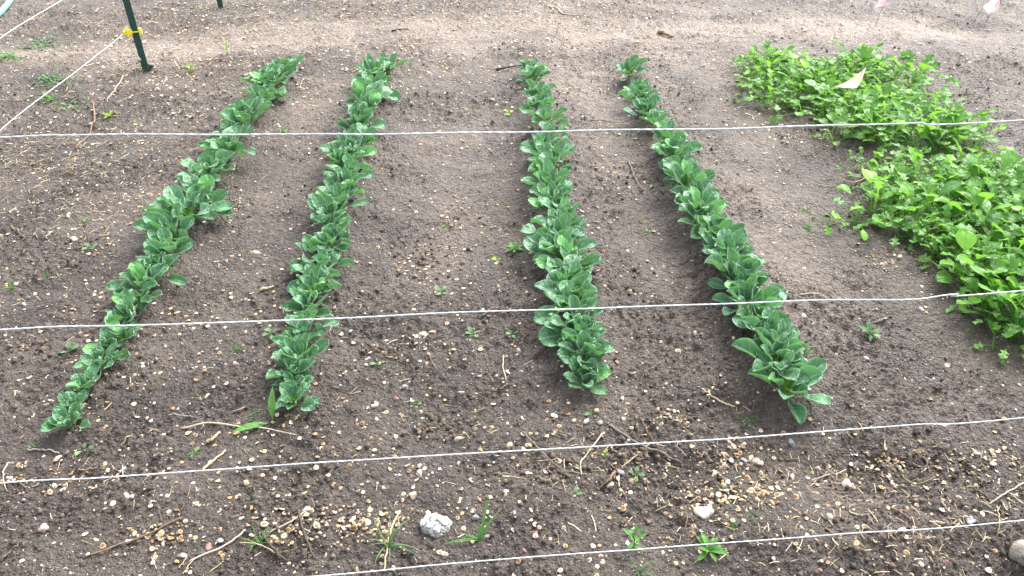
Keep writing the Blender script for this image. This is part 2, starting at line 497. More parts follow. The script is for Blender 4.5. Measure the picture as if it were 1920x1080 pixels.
def pebble_base(seed, sub=0, flat=0.6, rough=0.25):
    V, F = ico(sub); r = np.random.default_rng(seed)
    if sub > 1:
        for _ in range(11):
            m = r.normal(size=3); m /= np.linalg.norm(m)
            V = V - np.maximum(V @ m - r.uniform(0.55, 0.9), 0)[:, None] * m[None]
    q = r.normal(size=(3, 3)); ph = r.uniform(0, 6, 3)
    d = 1 + rough * sum(np.sin(V @ q[i] * 1.6 + ph[i]) for i in range(3)) / 1.7
    V = V * d[:, None] * np.array([1, r.uniform(0.65, 0.95), flat])
    return V, F

# ------------------------------------------------------------------ soil clods, grit, straw: nobody could count them
def pick(cols, n):
    c = np.array(cols)[RNG.integers(0, len(cols), n)]
    return c * RNG.uniform(0.75, 1.25, (n, 1))

n = 24000
X, Y = rand_px(n, -30, 1130, 1.5)
dens = roughness(X, Y) + 0.25 * fbm(X * 6, Y * 6, 301, 2)
k = RNG.random(n) < np.clip(dens - track(X, Y), 0.02, 1); X, Y = X[k], Y[k]; n = len(X)
sz = (0.0022 + 0.0065 * RNG.random(n) ** 4) * (1 + 0.25 * smooth01((Y - 2.5) / 2.5))
Z = ground(X, Y)
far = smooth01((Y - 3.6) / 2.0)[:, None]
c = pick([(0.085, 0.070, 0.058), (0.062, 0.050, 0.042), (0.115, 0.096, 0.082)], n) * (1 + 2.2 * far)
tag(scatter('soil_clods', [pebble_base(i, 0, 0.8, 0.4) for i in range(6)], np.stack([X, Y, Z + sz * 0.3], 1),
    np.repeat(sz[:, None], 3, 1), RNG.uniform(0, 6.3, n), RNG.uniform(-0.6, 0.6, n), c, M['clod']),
    'small crumbly clods of dark soil', kind='stuff')

n = 10000
X, Y = rand_px(n, -30, 1130, 1.25)
sz = (0.0011 + 0.0034 * RNG.random(n) ** 3.0) * (1 + 0.8 * smooth01((Y - 2.5) / 2.5))
Z = ground(X, Y)
c = pick([(0.62, 0.57, 0.51), (0.5, 0.42, 0.33), (0.42, 0.33, 0.22), (0.40, 0.24, 0.19), (0.30, 0.29, 0.29), (0.66, 0.62, 0.57)], n)
tag(scatter('grit', [pebble_base(20 + i, 0, 0.65, 0.3) for i in range(6)], np.stack([X, Y, Z + sz * 0.4], 1),
    np.repeat(sz[:, None], 3, 1), RNG.uniform(0, 6.3, n), RNG.uniform(-0.4, 0.4, n), c, M['grit']),
    'pale and reddish grit sprinkled over the soil', kind='stuff')

def straw_base(seed):
    r = np.random.default_rng(seed); m = 5
    ys = np.linspace(-0.5, 0.5, m); bx = 0.05 * np.sin(ys * 2.5 + r.uniform(0, 6)) + r.uniform(-.1, .1) * ys; bz = 0.03 * np.cos(ys * 4 + r.uniform(0, 6))
    V = []
    for j in range(m):
        for a in range(3):
            an = a * 2.094
            V.append((bx[j] + 0.018 * math.cos(an), ys[j], bz[j] + 0.018 * math.sin(an)))
    F = []
    for j in range(m - 1):
        for a in range(3):
            F.append((j * 3 + a, j * 3 + (a + 1) % 3, j * 3 + 3 + (a + 1) % 3, j * 3 + 3 + a))
    return np.array(V), np.array(F)
# more straw where the photograph shows trash: left margin, far strip, fence line
zones = [(130, 290, 170, 70, 420), (420, 130, 200, 35, 220), (560, 18, 300, 22, 420), (330, 60, 120, 45, 130), (90, 300, 130, 60, 240), (900, 15, 320, 18, 160),
         (1700, 1000, 180, 70, 220), (1500, 900, 160, 60, 130), (1100, 870, 90, 45, 70), (650, 640, 500, 240, 250), (700, 900, 700, 140, 170), (40, 420, 120, 120, 300),
         (1500, 60, 400, 50, 130), (1850, 960, 80, 60, 70)]
px, py = [], []
for cx, cy, sx, sy, m in zones:
    m = int(m * (1.9 if cy < 350 else 1.1)); px.append(RNG.normal(cx, sx, m)); py.append(np.clip(RNG.normal(cy, sy, m), -40, 1130))
P = on_many(np.concatenate(px), np.concatenate(py)); P = P[RNG.random(len(P)) > 0.8 * track(P[:, 0], P[:, 1])]; n = len(P)
farw = 1 + 0.9 * smooth01((P[:, 1] - 2.6) / 2.0)
L = RNG.uniform(0.010, 0.036, n) * (0.7 + 0.45 * farw) * (0.8 + 0.5 * RNG.random(n)); wd = RNG.uniform(0.03, 0.07, n)
c = pick([(0.46, 0.36, 0.21), (0.36, 0.28, 0.17), (0.52, 0.42, 0.28), (0.62, 0.53, 0.38), (0.22, 0.16, 0.11), (0.14, 0.10, 0.075)], n)
P[:, 2] += 0.002
tag(scatter('straw_litter', [straw_base(i) for i in range(6)], P, np.stack([wd * farw, L, wd * farw], 1), RNG.uniform(0, 6.3, n), RNG.normal(0, 0.12, n), c, M['straw']),
    'short bits of dry straw and bark lying over the soil', kind='stuff')

# ------------------------------------------------------------------ leaves
def leaf_mesh(name, seed, L, W, pet, mat, bend=0.6, cup=0.35, wav=0.12, nu=7, nv=13, kind='oval', pw=0.0028, lift=0.0):
    r = np.random.default_rng(seed)
    t = 1 - (1 - np.linspace(0, 1, nv)) ** 1.35
    q = np.clip((t - pet) / (1 - pet), 0, 1)
    if kind == 'oval':
        w = W * np.clip(np.sin(np.pi * q ** r.uniform(1.1, 1.45)), 0, 1) ** 0.56
    elif kind == 'lance':
        w = W * np.clip(np.sin(np.pi * q ** 0.9), 0, 1) ** 0.9
    elif kind == 'blade':
        w = W * (1 - q) ** 0.6
    elif kind == 'lobed':
        env = np.clip(np.sin(np.pi * q ** 1.5), 0, 1) ** 0.6
        w = W * env * (0.62 + 0.38 * np.cos(2 * np.pi * 2.6 * (q - 0.74 + r.uniform(-0.04, 0.04))))
    else:
        w = W * np.clip(np.sin(np.pi * q ** 0.8), 0, 1) ** 0.5
    w = np.maximum(w, pw * (1 - 0.75 * q))
    w[-1] = max(w[-1] * 0.2, 0.0006)
    if kind == 'blade': w[-1] = 0.0003
    sb = r.uniform(-0.25, 0.25)
    ph = lift - bend * (0.3 * t + 0.7 * t ** 2) * 1.6
    dt = np.diff(t, prepend=0)
    cy = np.cumsum(np.cos(ph) * dt) * L; cz = np.cumsum(np.sin(ph) * dt) * L
    cx = sb * L * 0.35 * t ** 2
    s = np.linspace(-1, 1, nu)
    V, uv = [], []
    p1, p2, k1 = r.uniform(0, 6, 3)
    blade = smooth01(q * 4)
    for j in range(nv):
        ny_, nz_ = -math.sin(ph[j]), math.cos(ph[j])
        for i in range(nu):
            a = abs(s[i])
            off = cup * w[j] * a ** 1.7 + blade[j] * wav * W * math.sin(9 * t[j] + (p1 if s[i] < 0 else p2)) * a ** 2
            off += blade[j] * wav * 0.62 * W * math.sin(17 * t[j] + 5.2 * s[i] + k1) * math.cos(4 * s[i] * s[i] + k1)
            xx = s[i] * w[j] * (1 - 0.22 * cup * a)
            V.append((cx[j] + xx, cy[j] + ny_ * off, cz[j] + nz_ * off)); uv.append((s[i], t[j]))
    F = [(j * nu + i, j * nu + i + 1, (j + 1) * nu + i + 1, (j + 1) * nu + i) for j in range(nv - 1) for i in range(nu - 1)]
    return mk(name, V, np.array(F), mat, True, None, np.array(uv))

def put_leaf(parent, mesh, yaw, elev, scale, base=(0, 0, 0), roll=0.0, name='leaf', wscale=1.0):
    o = link(name, mesh, parent)
    R = Matrix.Rotation(yaw, 4, 'Z') @ Matrix.Rotation(elev, 4, 'X') @ Matrix.Rotation(roll, 4, 'Y')
    T = Matrix.Translation(base)
    o.matrix_local = T @ R @ Matrix.Diagonal((scale * wscale, scale, scale, 1))
    return o

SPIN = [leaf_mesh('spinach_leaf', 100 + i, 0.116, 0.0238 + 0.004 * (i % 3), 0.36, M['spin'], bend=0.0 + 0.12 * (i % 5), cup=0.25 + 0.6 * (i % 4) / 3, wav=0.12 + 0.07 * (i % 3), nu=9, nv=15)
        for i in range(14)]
SPINY = [leaf_mesh('young_spinach_leaf', 150 + i, 0.075, 0.017, 0.28, M['spin_young'], bend=0.2 + 0.15 * i, cup=0.6, wav=0.1) for i in range(4)]

ORD = ['', 'second', 'third', 'fourth', 'fifth', 'sixth', 'seventh', 'eighth', 'ninth', 'tenth', 'eleventh', 'twelfth', 'thirteenth', 'fourteenth']
ROWNAME = ['leftmost spinach row', 'second spinach row from the left', 'third spinach row from the left', 'spinach row next to the salad patch']

def spinach(px, py, wpx, label, group, big=False):
    p = on(px, py)
    pxm = math.cos(PITCH) * (py + 507) / CAM_H
    R = wpx / pxm * 0.5                      # half width of the clump
    root = empty('spinach_plant', (p[0], p[1], p[2] - 0.004))
    yw0 = U(0, 6.28)
    root.rotation_euler = (math.radians(U(4, 11)), math.radians(U(-6, 6)), 0)      # they lean to the open side
    tag(root, label, 'spinach plant', group)
    n = 17 if not big else 15
    n += int(RNG.integers(-1, 3))
    sc = R / 0.098
    for i in range(n):
        r = i / (n - 1)
        yaw = yw0 + i * 2.39996 + U(-0.35, 0.35)
        elev = math.radians(27 + 58 * r ** 0.8 + U(-10, 13))
        s = sc * (1.0 - 0.32 * r) * U(0.80, 1.10)
        b = (U(-0.008, 0.008), U(-0.008, 0.008), 0.004)
        if r > 0.72 and RNG.random() < 0.7:
            put_leaf(root, SPINY[int(RNG.integers(4))], yaw, elev + 0.12, s * 0.95, b, U(-0.3, 0.3))
        else:
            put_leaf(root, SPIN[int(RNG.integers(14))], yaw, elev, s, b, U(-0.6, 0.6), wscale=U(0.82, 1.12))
    return root

for ri, row in enumerate(ROWS):
    m = len(row)
    for i, (px, py) in enumerate(row):
        W = ROW_W[ri]
        py = py + 14 - 0.033 * py
        wpx = np.interp(py, [a for a, _ in W], [b for _, b in W]) * U(0.90, 1.18)
        j = m - 1 - i
        end, k = ('near', j) if j < m / 2 else ('far', i)
        lab = f'spinach plant closing the {end} end of the {ROWNAME[ri]}' if k == 0 else f'{ORD[k]} spinach plant from the {end} end of the {ROWNAME[ri]}'
        if ri == 3 and j == 0: lab = 'largest spinach plant, loose floppy leaves, closing the near end of the row by the salad'
        spinach(px, py, wpx, lab, f'spinach plants of the {ROWNAME[ri]}', big=(ri == 3 and j == 0))

# ------------------------------------------------------------------ salad greens (two dense patches)
SAL = [leaf_mesh('salad_leaf', 200 + i, 0.160, 0.0180 + 0.0050 * (i % 3), 0.60, M['salad'], bend=0.45 + 0.16 * (i % 4), cup=0.12 + 0.1 * (i % 3), wav=0.2,
                 nu=7, nv=15, kind='lobed' if i % 4 != 1 else 'oval', pw=0.0018) for i in range(12)]

def inside(px, py, poly):
    c = False
    for (x1, y1), (x2, y2) in zip(poly, poly[1:] + poly[:1]):
        if (y1 > py) != (y2 > py) and px < (x2 - x1) * (py - y1) / (y2 - y1) + x1: c = not c
    return c

def salad(p, label, group, sc=1.0, n=11, low=0.0, cat='salad plant'):
    root = empty('salad_plant', (p[0], p[1], p[2] - 0.003), U(0, 6.28))
    tag(root, label, cat, group)
    for i in range(n):
        r = i / (n - 1)
        yaw = i * 2.39996 + U(-0.5, 0.5)
        elev = math.radians(40 + 46 * r - low * 30 + U(-11, 11))
        put_leaf(root, SAL[int(RNG.integers(12))], yaw, elev, sc * U(0.62, 1.22) * (1.02 - 0.08 * r), (U(-.02, .02), U(-.02, .02), 0.002), U(-0.8, 0.8), wscale=U(0.9, 1.25))
    return root

# ground outline of each patch (base of the plants, so a little below what the leaves show)
FAR = [(1400, 142), (1440, 118), (1530, 128), (1600, 125), (1665, 140), (1735, 172), (1745, 222), (1815, 260), (1852, 290), (1800, 304), (1690, 294), (1600, 274),
       (1530, 240), (1440, 200), (1400, 178)]
NEAR = [(1626, 346), (1690, 330), (1790, 326), (1900, 334), (2060, 350), (2090, 420), (2080, 690), (2020, 690), (1900, 640), (1822, 606), (1800, 545), (1778, 496),
        (1700, 458), (1640, 436), (1622, 390)]
STRAG = [((1555, 420), 'sprawling salad plant on bare soil at the left tip of the near patch', 0.8, 1.0),
         ((1600, 424), 'salad plant just inside the left tip of the near patch', 0.9, 0.6),
         ((1588, 322), 'small feathery salad plant alone in the gap between both salad patches', 0.6, 0.7),
         ((1625, 318), 'upright salad plant on the gap between both salad patches', 0.8, 0.1),
         ((1870, 652), 'drooping salad plant at the nearest end of the near patch', 0.85, 0.8),
         ((1822, 570), 'salad plant whose long stalk leans out over bare soil below the second cord', 0.9, 0.8),
         ((1680, 446), 'salad plant with broad flat scalloped leaves on the near edge of the near patch', 1.0, 0.8),
         ((1395, 192), 'thin salad plant jutting from the lower left corner of the far patch', 0.75, 0.7),
         ((1560, 268), 'salad plant with round leaves under the top cord on the far patch edge', 0.85, 0.5),
         ((1392, 128), 'pointed salad plant at the upper left corner of the far patch', 0.8, 0.6),
         ((1770, 505), 'salad plant with a cut leaf lying on soil above the second cord', 0.85, 0.6)]
for (px, py), lab, sc, low in STRAG:
    salad(on(px, py), lab, 'salad plants along the edges of the patches', sc, 9, low)

def fill(poly, step, zone, group, sc):
    W = np.array([at(*q)[:2] for q in poly])
    poly_w = [tuple(q) for q in W]
    x0, y0 = W.min(0); x1, y1 = W.max(0)
    cnt = 0; row = 0; y = y0
    while y < y1:
        x = x0 + (row % 2) * step / 2
        while x < x1:
            qx, qy = x + U(-.3, .3) * step, y + U(-.3, .3) * step
            if inside(qx, qy, poly_w):
                salad((qx, qy, gz(qx, qy)), zone(qx, qy), group, sc * U(0.72, 1.38), 15, 0.0 if RNG.random() < 0.8 else 0.4)
                cnt += 1
            x += step
        y += step * 0.87; row += 1
    return cnt
pf = at(1590, 200); pn = at(1800, 430)
nf = fill(FAR, 0.103, lambda x, y: 'bright green salad plant in the far patch, ' + ('left part ' if x < pf[0] - 0.15 - 0.25 * (pf[1] - y) else 'right part ' if x > pf[0] + 0.25 else 'middle ') + ('behind the peach flag' if y > pf[1] + 0.18 else 'around the peach flag' if y > pf[1] - 0.28 else 'under the top cord'),
          'salad plants of the far patch', 0.92)
nn = fill(NEAR, 0.101, lambda x, y: 'deep green salad plant in the near patch, ' + ('its left edge ' if x < pn[0] - 0.12 else 'its right edge ' if x > pn[0] + 0.22 else 'its middle ') + ('between both upper cords' if y > pn[1] + 0.15 else 'just above the second cord' if y > pn[1] - 0.35 else 'below the second cord'),
          'salad plants of the near patch', 0.95)
print('salad plants', nf, nn)

# ------------------------------------------------------------------ tubes: cords, hose, twigs
def tube(name, P, rad, mat, sides=8, col=None, cap=True):
    P = np.asarray(P, float); m = len(P)
    rad = np.broadcast_to(np.asarray(rad, float), (m,))
    T = np.gradient(P, axis=0); T /= np.linalg.norm(T, axis=1)[:, None] + 1e-12
    up = np.array([0, 0, 1.0]) if abs(T[0, 2]) < 0.9 else np.array([1.0, 0, 0])
    V, uv = [], []
    s = np.concatenate([[0], np.cumsum(np.linalg.norm(np.diff(P, axis=0), axis=1))])
    for j in range(m):
        a = np.cross(T[j], up); a /= np.linalg.norm(a); b = np.cross(a, T[j])
        for i in range(sides):
            an = 2 * math.pi * i / sides
            V.append(P[j] + rad[j] * (math.cos(an) * a + math.sin(an) * b)); uv.append((2 * i / sides, s[j]))
    F = [(j * sides + i, j * sides + (i + 1) % sides, (j + 1) * sides + (i + 1) % sides, (j + 1) * sides + i) for j in range(m - 1) for i in range(sides)]
    if cap: F += [tuple(range(sides))[::-1], tuple(range((m - 1) * sides, m * sides))]
    c = None if col is None else np.repeat(np.array(col)[None], len(V), 0)
    return mk(name, V, F, mat, True, c, np.array(uv))

def spline(P, n):
    """smooth curve through points"""
    P = np.asarray(P, float); m = len(P)
    if m == 2: return np.array([P[0] + (P[1] - P[0]) * t for t in np.linspace(0, 1, n)])
    out = []
    for u in np.linspace(0, m - 1 - 1e-9, n):
        i = int(u); f = u - i
        p0, p1, p2, p3 = P[max(i - 1, 0)], P[i], P[i + 1], P[min(i + 2, m - 1)]
        out.append(0.5 * ((2 * p1) + (-p0 + p2) * f + (2 * p0 - 5 * p1 + 4 * p2 - p3) * f * f + (-p0 + 3 * p1 - 3 * p2 + p3) * f ** 3))
    return np.array(out)

# near fence: a vertical plane about a metre in front of the camera
FENCE0, FENCE_S = 1.02, 0.13
def on_fence(px, py):
    d = ray(px, py); s = FENCE0 / (d[1] - FENCE_S * d[0])
    return np.array([0, 0, CAM_H]) + d * s
CORDS = [([(0, 258), (160, 253), (500, 252), (760, 251), (1050, 246), (1400, 240), (1700, 231), (1920, 225)], 0.00135, 'topmost white cord of the near fence, crossing the far half of the rows'),
         ([(0, 618), (250, 610), (560, 600), (860, 586), (1150, 577), (1400, 568), (1560, 562), (1700, 562), (1790, 552), (1920, 545)], 0.00135, 'second white cord of the near fence, kinked above the near salad patch'),
         ([(0, 906), (200, 895), (500, 874), (800, 855), (1100, 838), (1400, 820), (1700, 797), (1920, 783)], 0.00135, 'third white cord of the near fence, just in front of the rows'),
         ([(0, 1128), (600, 1080), (900, 1052), (1250, 1026), (1600, 1000), (1920, 975)], 0.0014, 'lowest white cord of the near fence, over the littered soil')]
LEFT_Y = None
cord_left, cord_right = [], []
for pts, rad, lab in CORDS:
    P = [on_fence(*p) for p in pts]
    dl = (P[0] - P[1]); dl /= np.linalg.norm(dl[:2]); dr = (P[-1] - P[-2]); dr /= np.linalg.norm(dr[:2])
    L0 = P[0] + dl * 0.42; L0[2] = P[0][2]; R0 = P[-1] + dr * 1.3; R0[2] = P[-1][2] + 0.01
    cord_left.append(L0); cord_right.append(R0)
    Q = spline([L0] + P + [R0], 160)
    Q[:, 2] += 0.0008 * np.sin(np.arange(160) * 0.35) * np.interp(np.arange(160), np.arange(0, 160, 8), RNG.uniform(0, 1, 20))
    tag(link('fence_wire', tube('fence_wire', Q, rad, M['cord'], 8)), lab, 'fence wire', 'white cords of the near fence')

# ------------------------------------------------------------------ posts
def extrude(poly, z0, z1):
    n = len(poly)
    V = [(x, y, z0) for x, y in poly] + [(x, y, z1) for x, y in poly]
    F = [tuple(range(n))[::-1], tuple(range(n, 2 * n))] + [(i, (i + 1) % n, n + (i + 1) % n, n + i) for i in range(n)]
    return V, F

def box(cx, cy, cz, sx, sy, sz, bev=0.15):
    """chamfered box, 24 vertices"""
    import bmesh
    bm = bmesh.new(); bmesh.ops.create_cube(bm, size=1.0)
    for v in bm.verts: v.co = (v.co.x * sx, v.co.y * sy, v.co.z * sz)
    bmesh.ops.bevel(bm, geom=bm.edges[:], offset=min(sx, sy, sz) * bev, segments=2, affect='EDGES')
    bm.verts.index_update()
    V = [(v.co.x + cx, v.co.y + cy, v.co.z + cz) for v in bm.verts]; F = [tuple(v.index for v in f.verts) for f in bm.faces]
    bm.free(); return V, F
def join(*parts):
    V, F = [], []
    for v, f in parts:
        o = len(V); V += list(v); F += [tuple(i + o for i in q) for q in f]
    return V, F

w, d, th = 0.018, 0.034, 0.0035
TPOLY = [(-w, 0), (w, 0), (w, th), (th / 2, th), (th / 2, d), (-th / 2, d), (-th / 2, th), (-w, th)]
stud_me = mk('stud', *box(0, -0.0035, 0, 0.013, 0.009, 0.012, 0.25), M['post'], False)
ins_body = mk('insulator', *join(box(-0.034, -0.004, 0, 0.024, 0.024, 0.034, .2), box(-0.052, -0.004, 0, 0.016, 0.034, 0.022, .2), box(-0.040, -0.004, 0, 0.009, 0.04, 0.052, .2), box(-0.019, 0.001, 0, 0.012, 0.016, 0.026, .2)), M['yellow'], False)
ins_clip = mk('insulator_clip', *join(box(0.027, 0.002, 0, 0.018, 0.022, 0.034, .2), box(0.0, 0.012, -0.003, 0.05, 0.006, 0.008, .2)), M['yellow'], False)
ins_pin = mk('insulator_pin', *box(0.0, -0.010, 0.0, 0.050, 0.0035, 0.005, .2), M['yellow'], False)

def t_post(loc, rz, H, label, heights, lean=(0, 0), group='green fence posts'):
    root = empty('fence_post', loc, rz)
    root.rotation_euler = (lean[0], lean[1], rz)
    tag(root, label, 'fence post', group)
    V, F = extrude(TPOLY, -0.25, H)
    link('steel_bar', mk('steel_bar', V, F, M['post'], False), root)
    z = 0.05
    while z < H - 0.02:
        s = link('stud', stud_me, root); s.location = (0.011 if int(z / 0.054) % 2 else -0.011, 0, z)
        z += 0.054
    for h in heights:
        a = link('insulator', ins_body, root); a.location = (0, 0, h)
        c = link('insulator_clip', ins_clip, a); link('insulator_pin', ins_pin, a)
    return root

pb = on(275, 136)
h1 = 0.235; h2 = 0.56
t_post(pb, 0.35, 1.35, 'dark green studded steel post with a yellow insulator at top left', [h1, h2, 0.88, 1.18])
pb2 = on(414, 14)
t_post(pb2, 0.2, 1.3, 'distant green post whose foot shows at the top edge', [])
# the corner of the fence, left of the camera, and the next post to the right
cl = cord_left[0]
corner = np.array([cl[0] - 0.02, cl[1] + 0.02, gz(cl[0], cl[1])])
t_post(corner, 0.8, 1.4, 'green corner post where the near and left fences meet', [float(c_[2] - corner[2]) for c_ in cord_left])
cr = cord_right[0]
t_post((cr[0] + 0.05, cr[1], gz(cr[0], cr[1])), 0.0, 1.4, 'green post ending the near fence on the right', [])

def side_cord(h, pedge, lab, k):
    a = np.array([pb[0] - 0.055, pb[1] - 0.012, pb[2] + h])
    # height that makes it leave the frame where the photograph shows it
    b = at(*pedge, h=h * 0.93 + 0.02)
    e = b + (b - a) * 0.0
    c_ = np.array([corner[0], corner[1], b[2]])
    far = b + (b - a) / np.linalg.norm(b - a) * 0.5
    far = 0.5 * far + 0.5 * (b + (c_ - b) / np.linalg.norm(c_ - b) * 0.5)
    Q = spline([a, a * 0.9 + b * 0.1 + np.array([0, 0, -0.006]), a * 0.55 + b * 0.45 + np.array([0, 0, -0.004]), b, far, c_], 90)
    tag(link('fence_wire', tube('fence_wire', Q, 0.0021, M['cord'], 8)), lab, 'fence wire', 'white cords of the left fence')
    return a
a1 = side_cord(h1, (0, 245), 'white cord running from the yellow insulator down to the left edge', 0)
side_cord(h2, (0, 72), 'white cord crossing the top left corner above the insulator', 1)
Q = spline([a1 + (0.004, 0, -0.012), a1 + (0.012, -0.01, -0.05), a1 + (0.026, -0.012, -0.10), a1 + (0.055, -0.014, -0.155)], 20)
tag(link('hanging_string', tube('hanging_string', Q, 0.003, M['cord'], 6)), 'loose white cord end dangling beside the green post', 'string')

# hose at the top left corner
hp = [on(-260, 90, 0.02), on(-120, 78, 0.02), on(-40, 62, 0.022), on(2, 30, 0.022), on(26, -2, 0.022), on(40, -40, 0.022), on(46, -80, 0.02)]
tag(link('garden_hose', tube('garden_hose', spline(hp, 50), 0.019, M['hose'], 12)), 'pale aqua garden hose curving across the top left corner', 'hose')

# ------------------------------------------------------------------ marker flags
def flag_mesh(pts, mat, seed):
    """thin bent vinyl: quad corners (x,z) in order, curved in depth"""
    (a, b, c, d) = [np.array(p) for p in pts]
    n = 7; V = []
    r = np.random.default_rng(seed); p0 = r.uniform(0, 6)
    for side in (0,):
        for j in range(n):
            for i in range(n):
                u, v = i / (n - 1), j / (n - 1)
                q = (a * (1 - u) + b * u) * (1 - v) + (d * (1 - u) + c * u) * v
                V.append((q[0], 0.014 * math.sin(3.4 * u + p0) * u + 0.007 * math.sin(6 * v + 3 * u) * u + side * 0.0006, q[1]))
    F = []
    for j in range(n - 1):
        for i in range(n - 1):
            k = j * n + i
            F += [(k, k + 1, k + n + 1, k + n)]
    return mk('flag', V, F, mat, True)

def marker(px, py, H, lean, pts, mat, label, seed, rz=0.0):
    p = on(px, py)
    root = empty('marker_flag', p, rz)
    tag(root, label, 'marker flag', 'marker flags on wire stakes')
    Q = spline([(0, 0, -0.05), (lean * 0.4, 0, H * 0.5), (lean, 0, H)], 8)
    link('stake', tube('stake', Q, 0.0016, M['steel'], 6), root)
    if pts:
        f = link('flag', flag_mesh(pts, mat, seed), root); f.location = (lean, 0.001, H)
    return root
marker(1592, 222, 0.265, 0.0, [(0.018, 0.0), (0.004, -0.104), (-0.118, -0.098), (-0.030, -0.045)], M['flag_peach'], 'pale peach marker flag standing among the far salad plants', 1, 0.1)
marker(1640, 48, 0.20, 0.045, [(0.0, 0.0), (-0.012, -0.055), (-0.085, -0.085), (-0.05, -0.02)], M['flag_pink'], 'pink marker flag cut by the top edge above the salad patch', 2, 0.0)
marker(1848, 40, 0.15, 0.055, [(0.0, 0.045), (0.004, -0.06), (-0.05, -0.105), (-0.11, -0.05)], M['flag_pink'], 'pink marker flag in the top right corner', 3, 0.1)
t = marker(1822, 50, 0.085, 0.035, None, None, 'bare wire stake without a flag near the top right corner', 4)
t['category'] = 'wire stake'
del t['group']

# ------------------------------------------------------------------ seed discs
def disc_base(seed):
    r = np.random.default_rng(seed); n = 11
    V, c = [(0, 0, 0.10)], [(0.55, 0.45, 0.35)]
    hole = seed % 3
    for rad, z, k in ((0.30, 0.02 if hole else 0.16, (0.42, 0.30, 0.22) if hole else (1.05, 1, 0.95)), (0.72, 0.16, (0.95, 0.9, 0.82)), (1.0, 0.05, (1.08, 1.05, 1.0))):
        for i in range(n):
            a = 2 * math.pi * i / n; q = rad * (1 + r.uniform(-.1, .1)) * (1 + 0.12 * math.cos(a - seed))
            V.append((q * math.cos(a), q * math.sin(a) * 0.9, z + r.uniform(-.05, .05) + 0.12 * math.sin(a * 2 + seed) * rad)); c.append(k)
    V.append((0, 0, -0.12)); c.append((0.7, 0.65, 0.6))
    F = [(0, 1 + i, 1 + (i + 1) % n) for i in range(n)]
    for q in range(2):
        for i in range(n):
            a, b = 1 + q * n + i, 1 + q * n + (i + 1) % n
            F += [(a, a + n, b + n), (a, b + n, b)]
    F += [(len(V) - 1, 1 + 2 * n + (i + 1) % n, 1 + 2 * n + i) for i in range(n)]
    return np.array(V), np.array(F), np.array(c)
DISC = [disc_base(i) for i in range(9)]
SEEDC = [(0.46, 0.39, 0.27), (0.50, 0.44, 0.33), (0.36, 0.27, 0.16), (0.56, 0.52, 0.44), (0.29, 0.20, 0.12), (0.50, 0.43, 0.33)]
DISC_ME = []
for i, (V, F, c) in enumerate(DISC):
    DISC_ME.append(mk('seed_disc', V, F, M['seed'], True, c * np.array(SEEDC[i % 6])))

CL = [(690, 985, 34, 18, 30, 'in the heap left of the white cracked lump'),
      (1355, 930, 42, 26, 46, 'in the heap behind the knobbly pale stone'),
      (1430, 925, 20, 12, 12, 'trailing right from the heap behind the pale stone'),
      (1680, 872, 36, 16, 24, 'in the long drift under the third cord at right'),
      (1840, 865, 40, 18, 20, 'in the drift nearest the right edge below the third cord'),
      (1370, 848, 34, 14, 22, 'in the small heap touching the third cord'),
      (570, 985, 40, 24, 22, 'among the crossed dark twigs at the bottom left'),
      (300, 1010, 45, 22, 18, 'around the long twig at the bottom left'),
      (90, 905, 55, 16, 14, 'under the third cord by the left edge'),
      (1165, 880, 40, 22, 14, 'around the grey stone and thick twig below the third cord'),
      (1262, 782, 20, 10, 9, 'in the short line in front of the fourth spinach row'),
      (1655, 485, 22, 8, 9, 'in the little pile left of the near salad')]
print('salad + spinach done')
sp = []   # x, y, label, group
for cx, cy, sx, sy, m, lab in CL:
    for _ in range(m):
        k_ = 0.75 if RNG.random() < 0.6 else 1.7
        sp.append((RNG.normal(cx, sx * k_), RNG.normal(cy, sy * k_), 'pale round seed husk ' + lab))
def loose_zone(px, py):
    if py > 1020: return 'pale seed husk lying loose near the lowest cord at the bottom' if px > 900 else 'pale seed husk lying loose in the bottom left corner soil'
    side = 'left' if px < 640 else 'middle' if px < 1280 else 'right'
    if py > 860: return f'pale seed husk lying loose between the two lowest cords, {side} third'
    return f'pale seed husk lying loose just behind the third cord, {side} third'
while len(sp) < 300:
    px = U(-20, 1940); py = 740 + 345 * RNG.random() ** 0.8
    if (px < 240 and py < 830) or (500 < px < 600 and py < 790) or (1040 < px < 1150 and py < 750) or (1380 < px < 1560 and py < 800): continue
    sp.append((px, py, loose_zone(px, py)))
P = on_many([s[0] for s in sp], [s[1] for s in sp])
for i, (px, py, lab) in enumerate(sp):
    o = link('seed_disc', DISC_ME[int(RNG.integers(9))])
    r = U(0.0055, 0.0098)
    stack = 0.004 * RNG.random() if i < 240 else 0
    o.location = (P[i, 0], P[i, 1], P[i, 2] + r * 0.08 + stack)
    o.rotation_euler = (U(-0.6, 0.6), U(-0.6, 0.6), U(0, 6.28)); o.scale = (r, r * U(0.85, 1.0), r)
    tag(o, lab, 'seed husk', 'seed husks: ' + lab.split('husk ')[1])
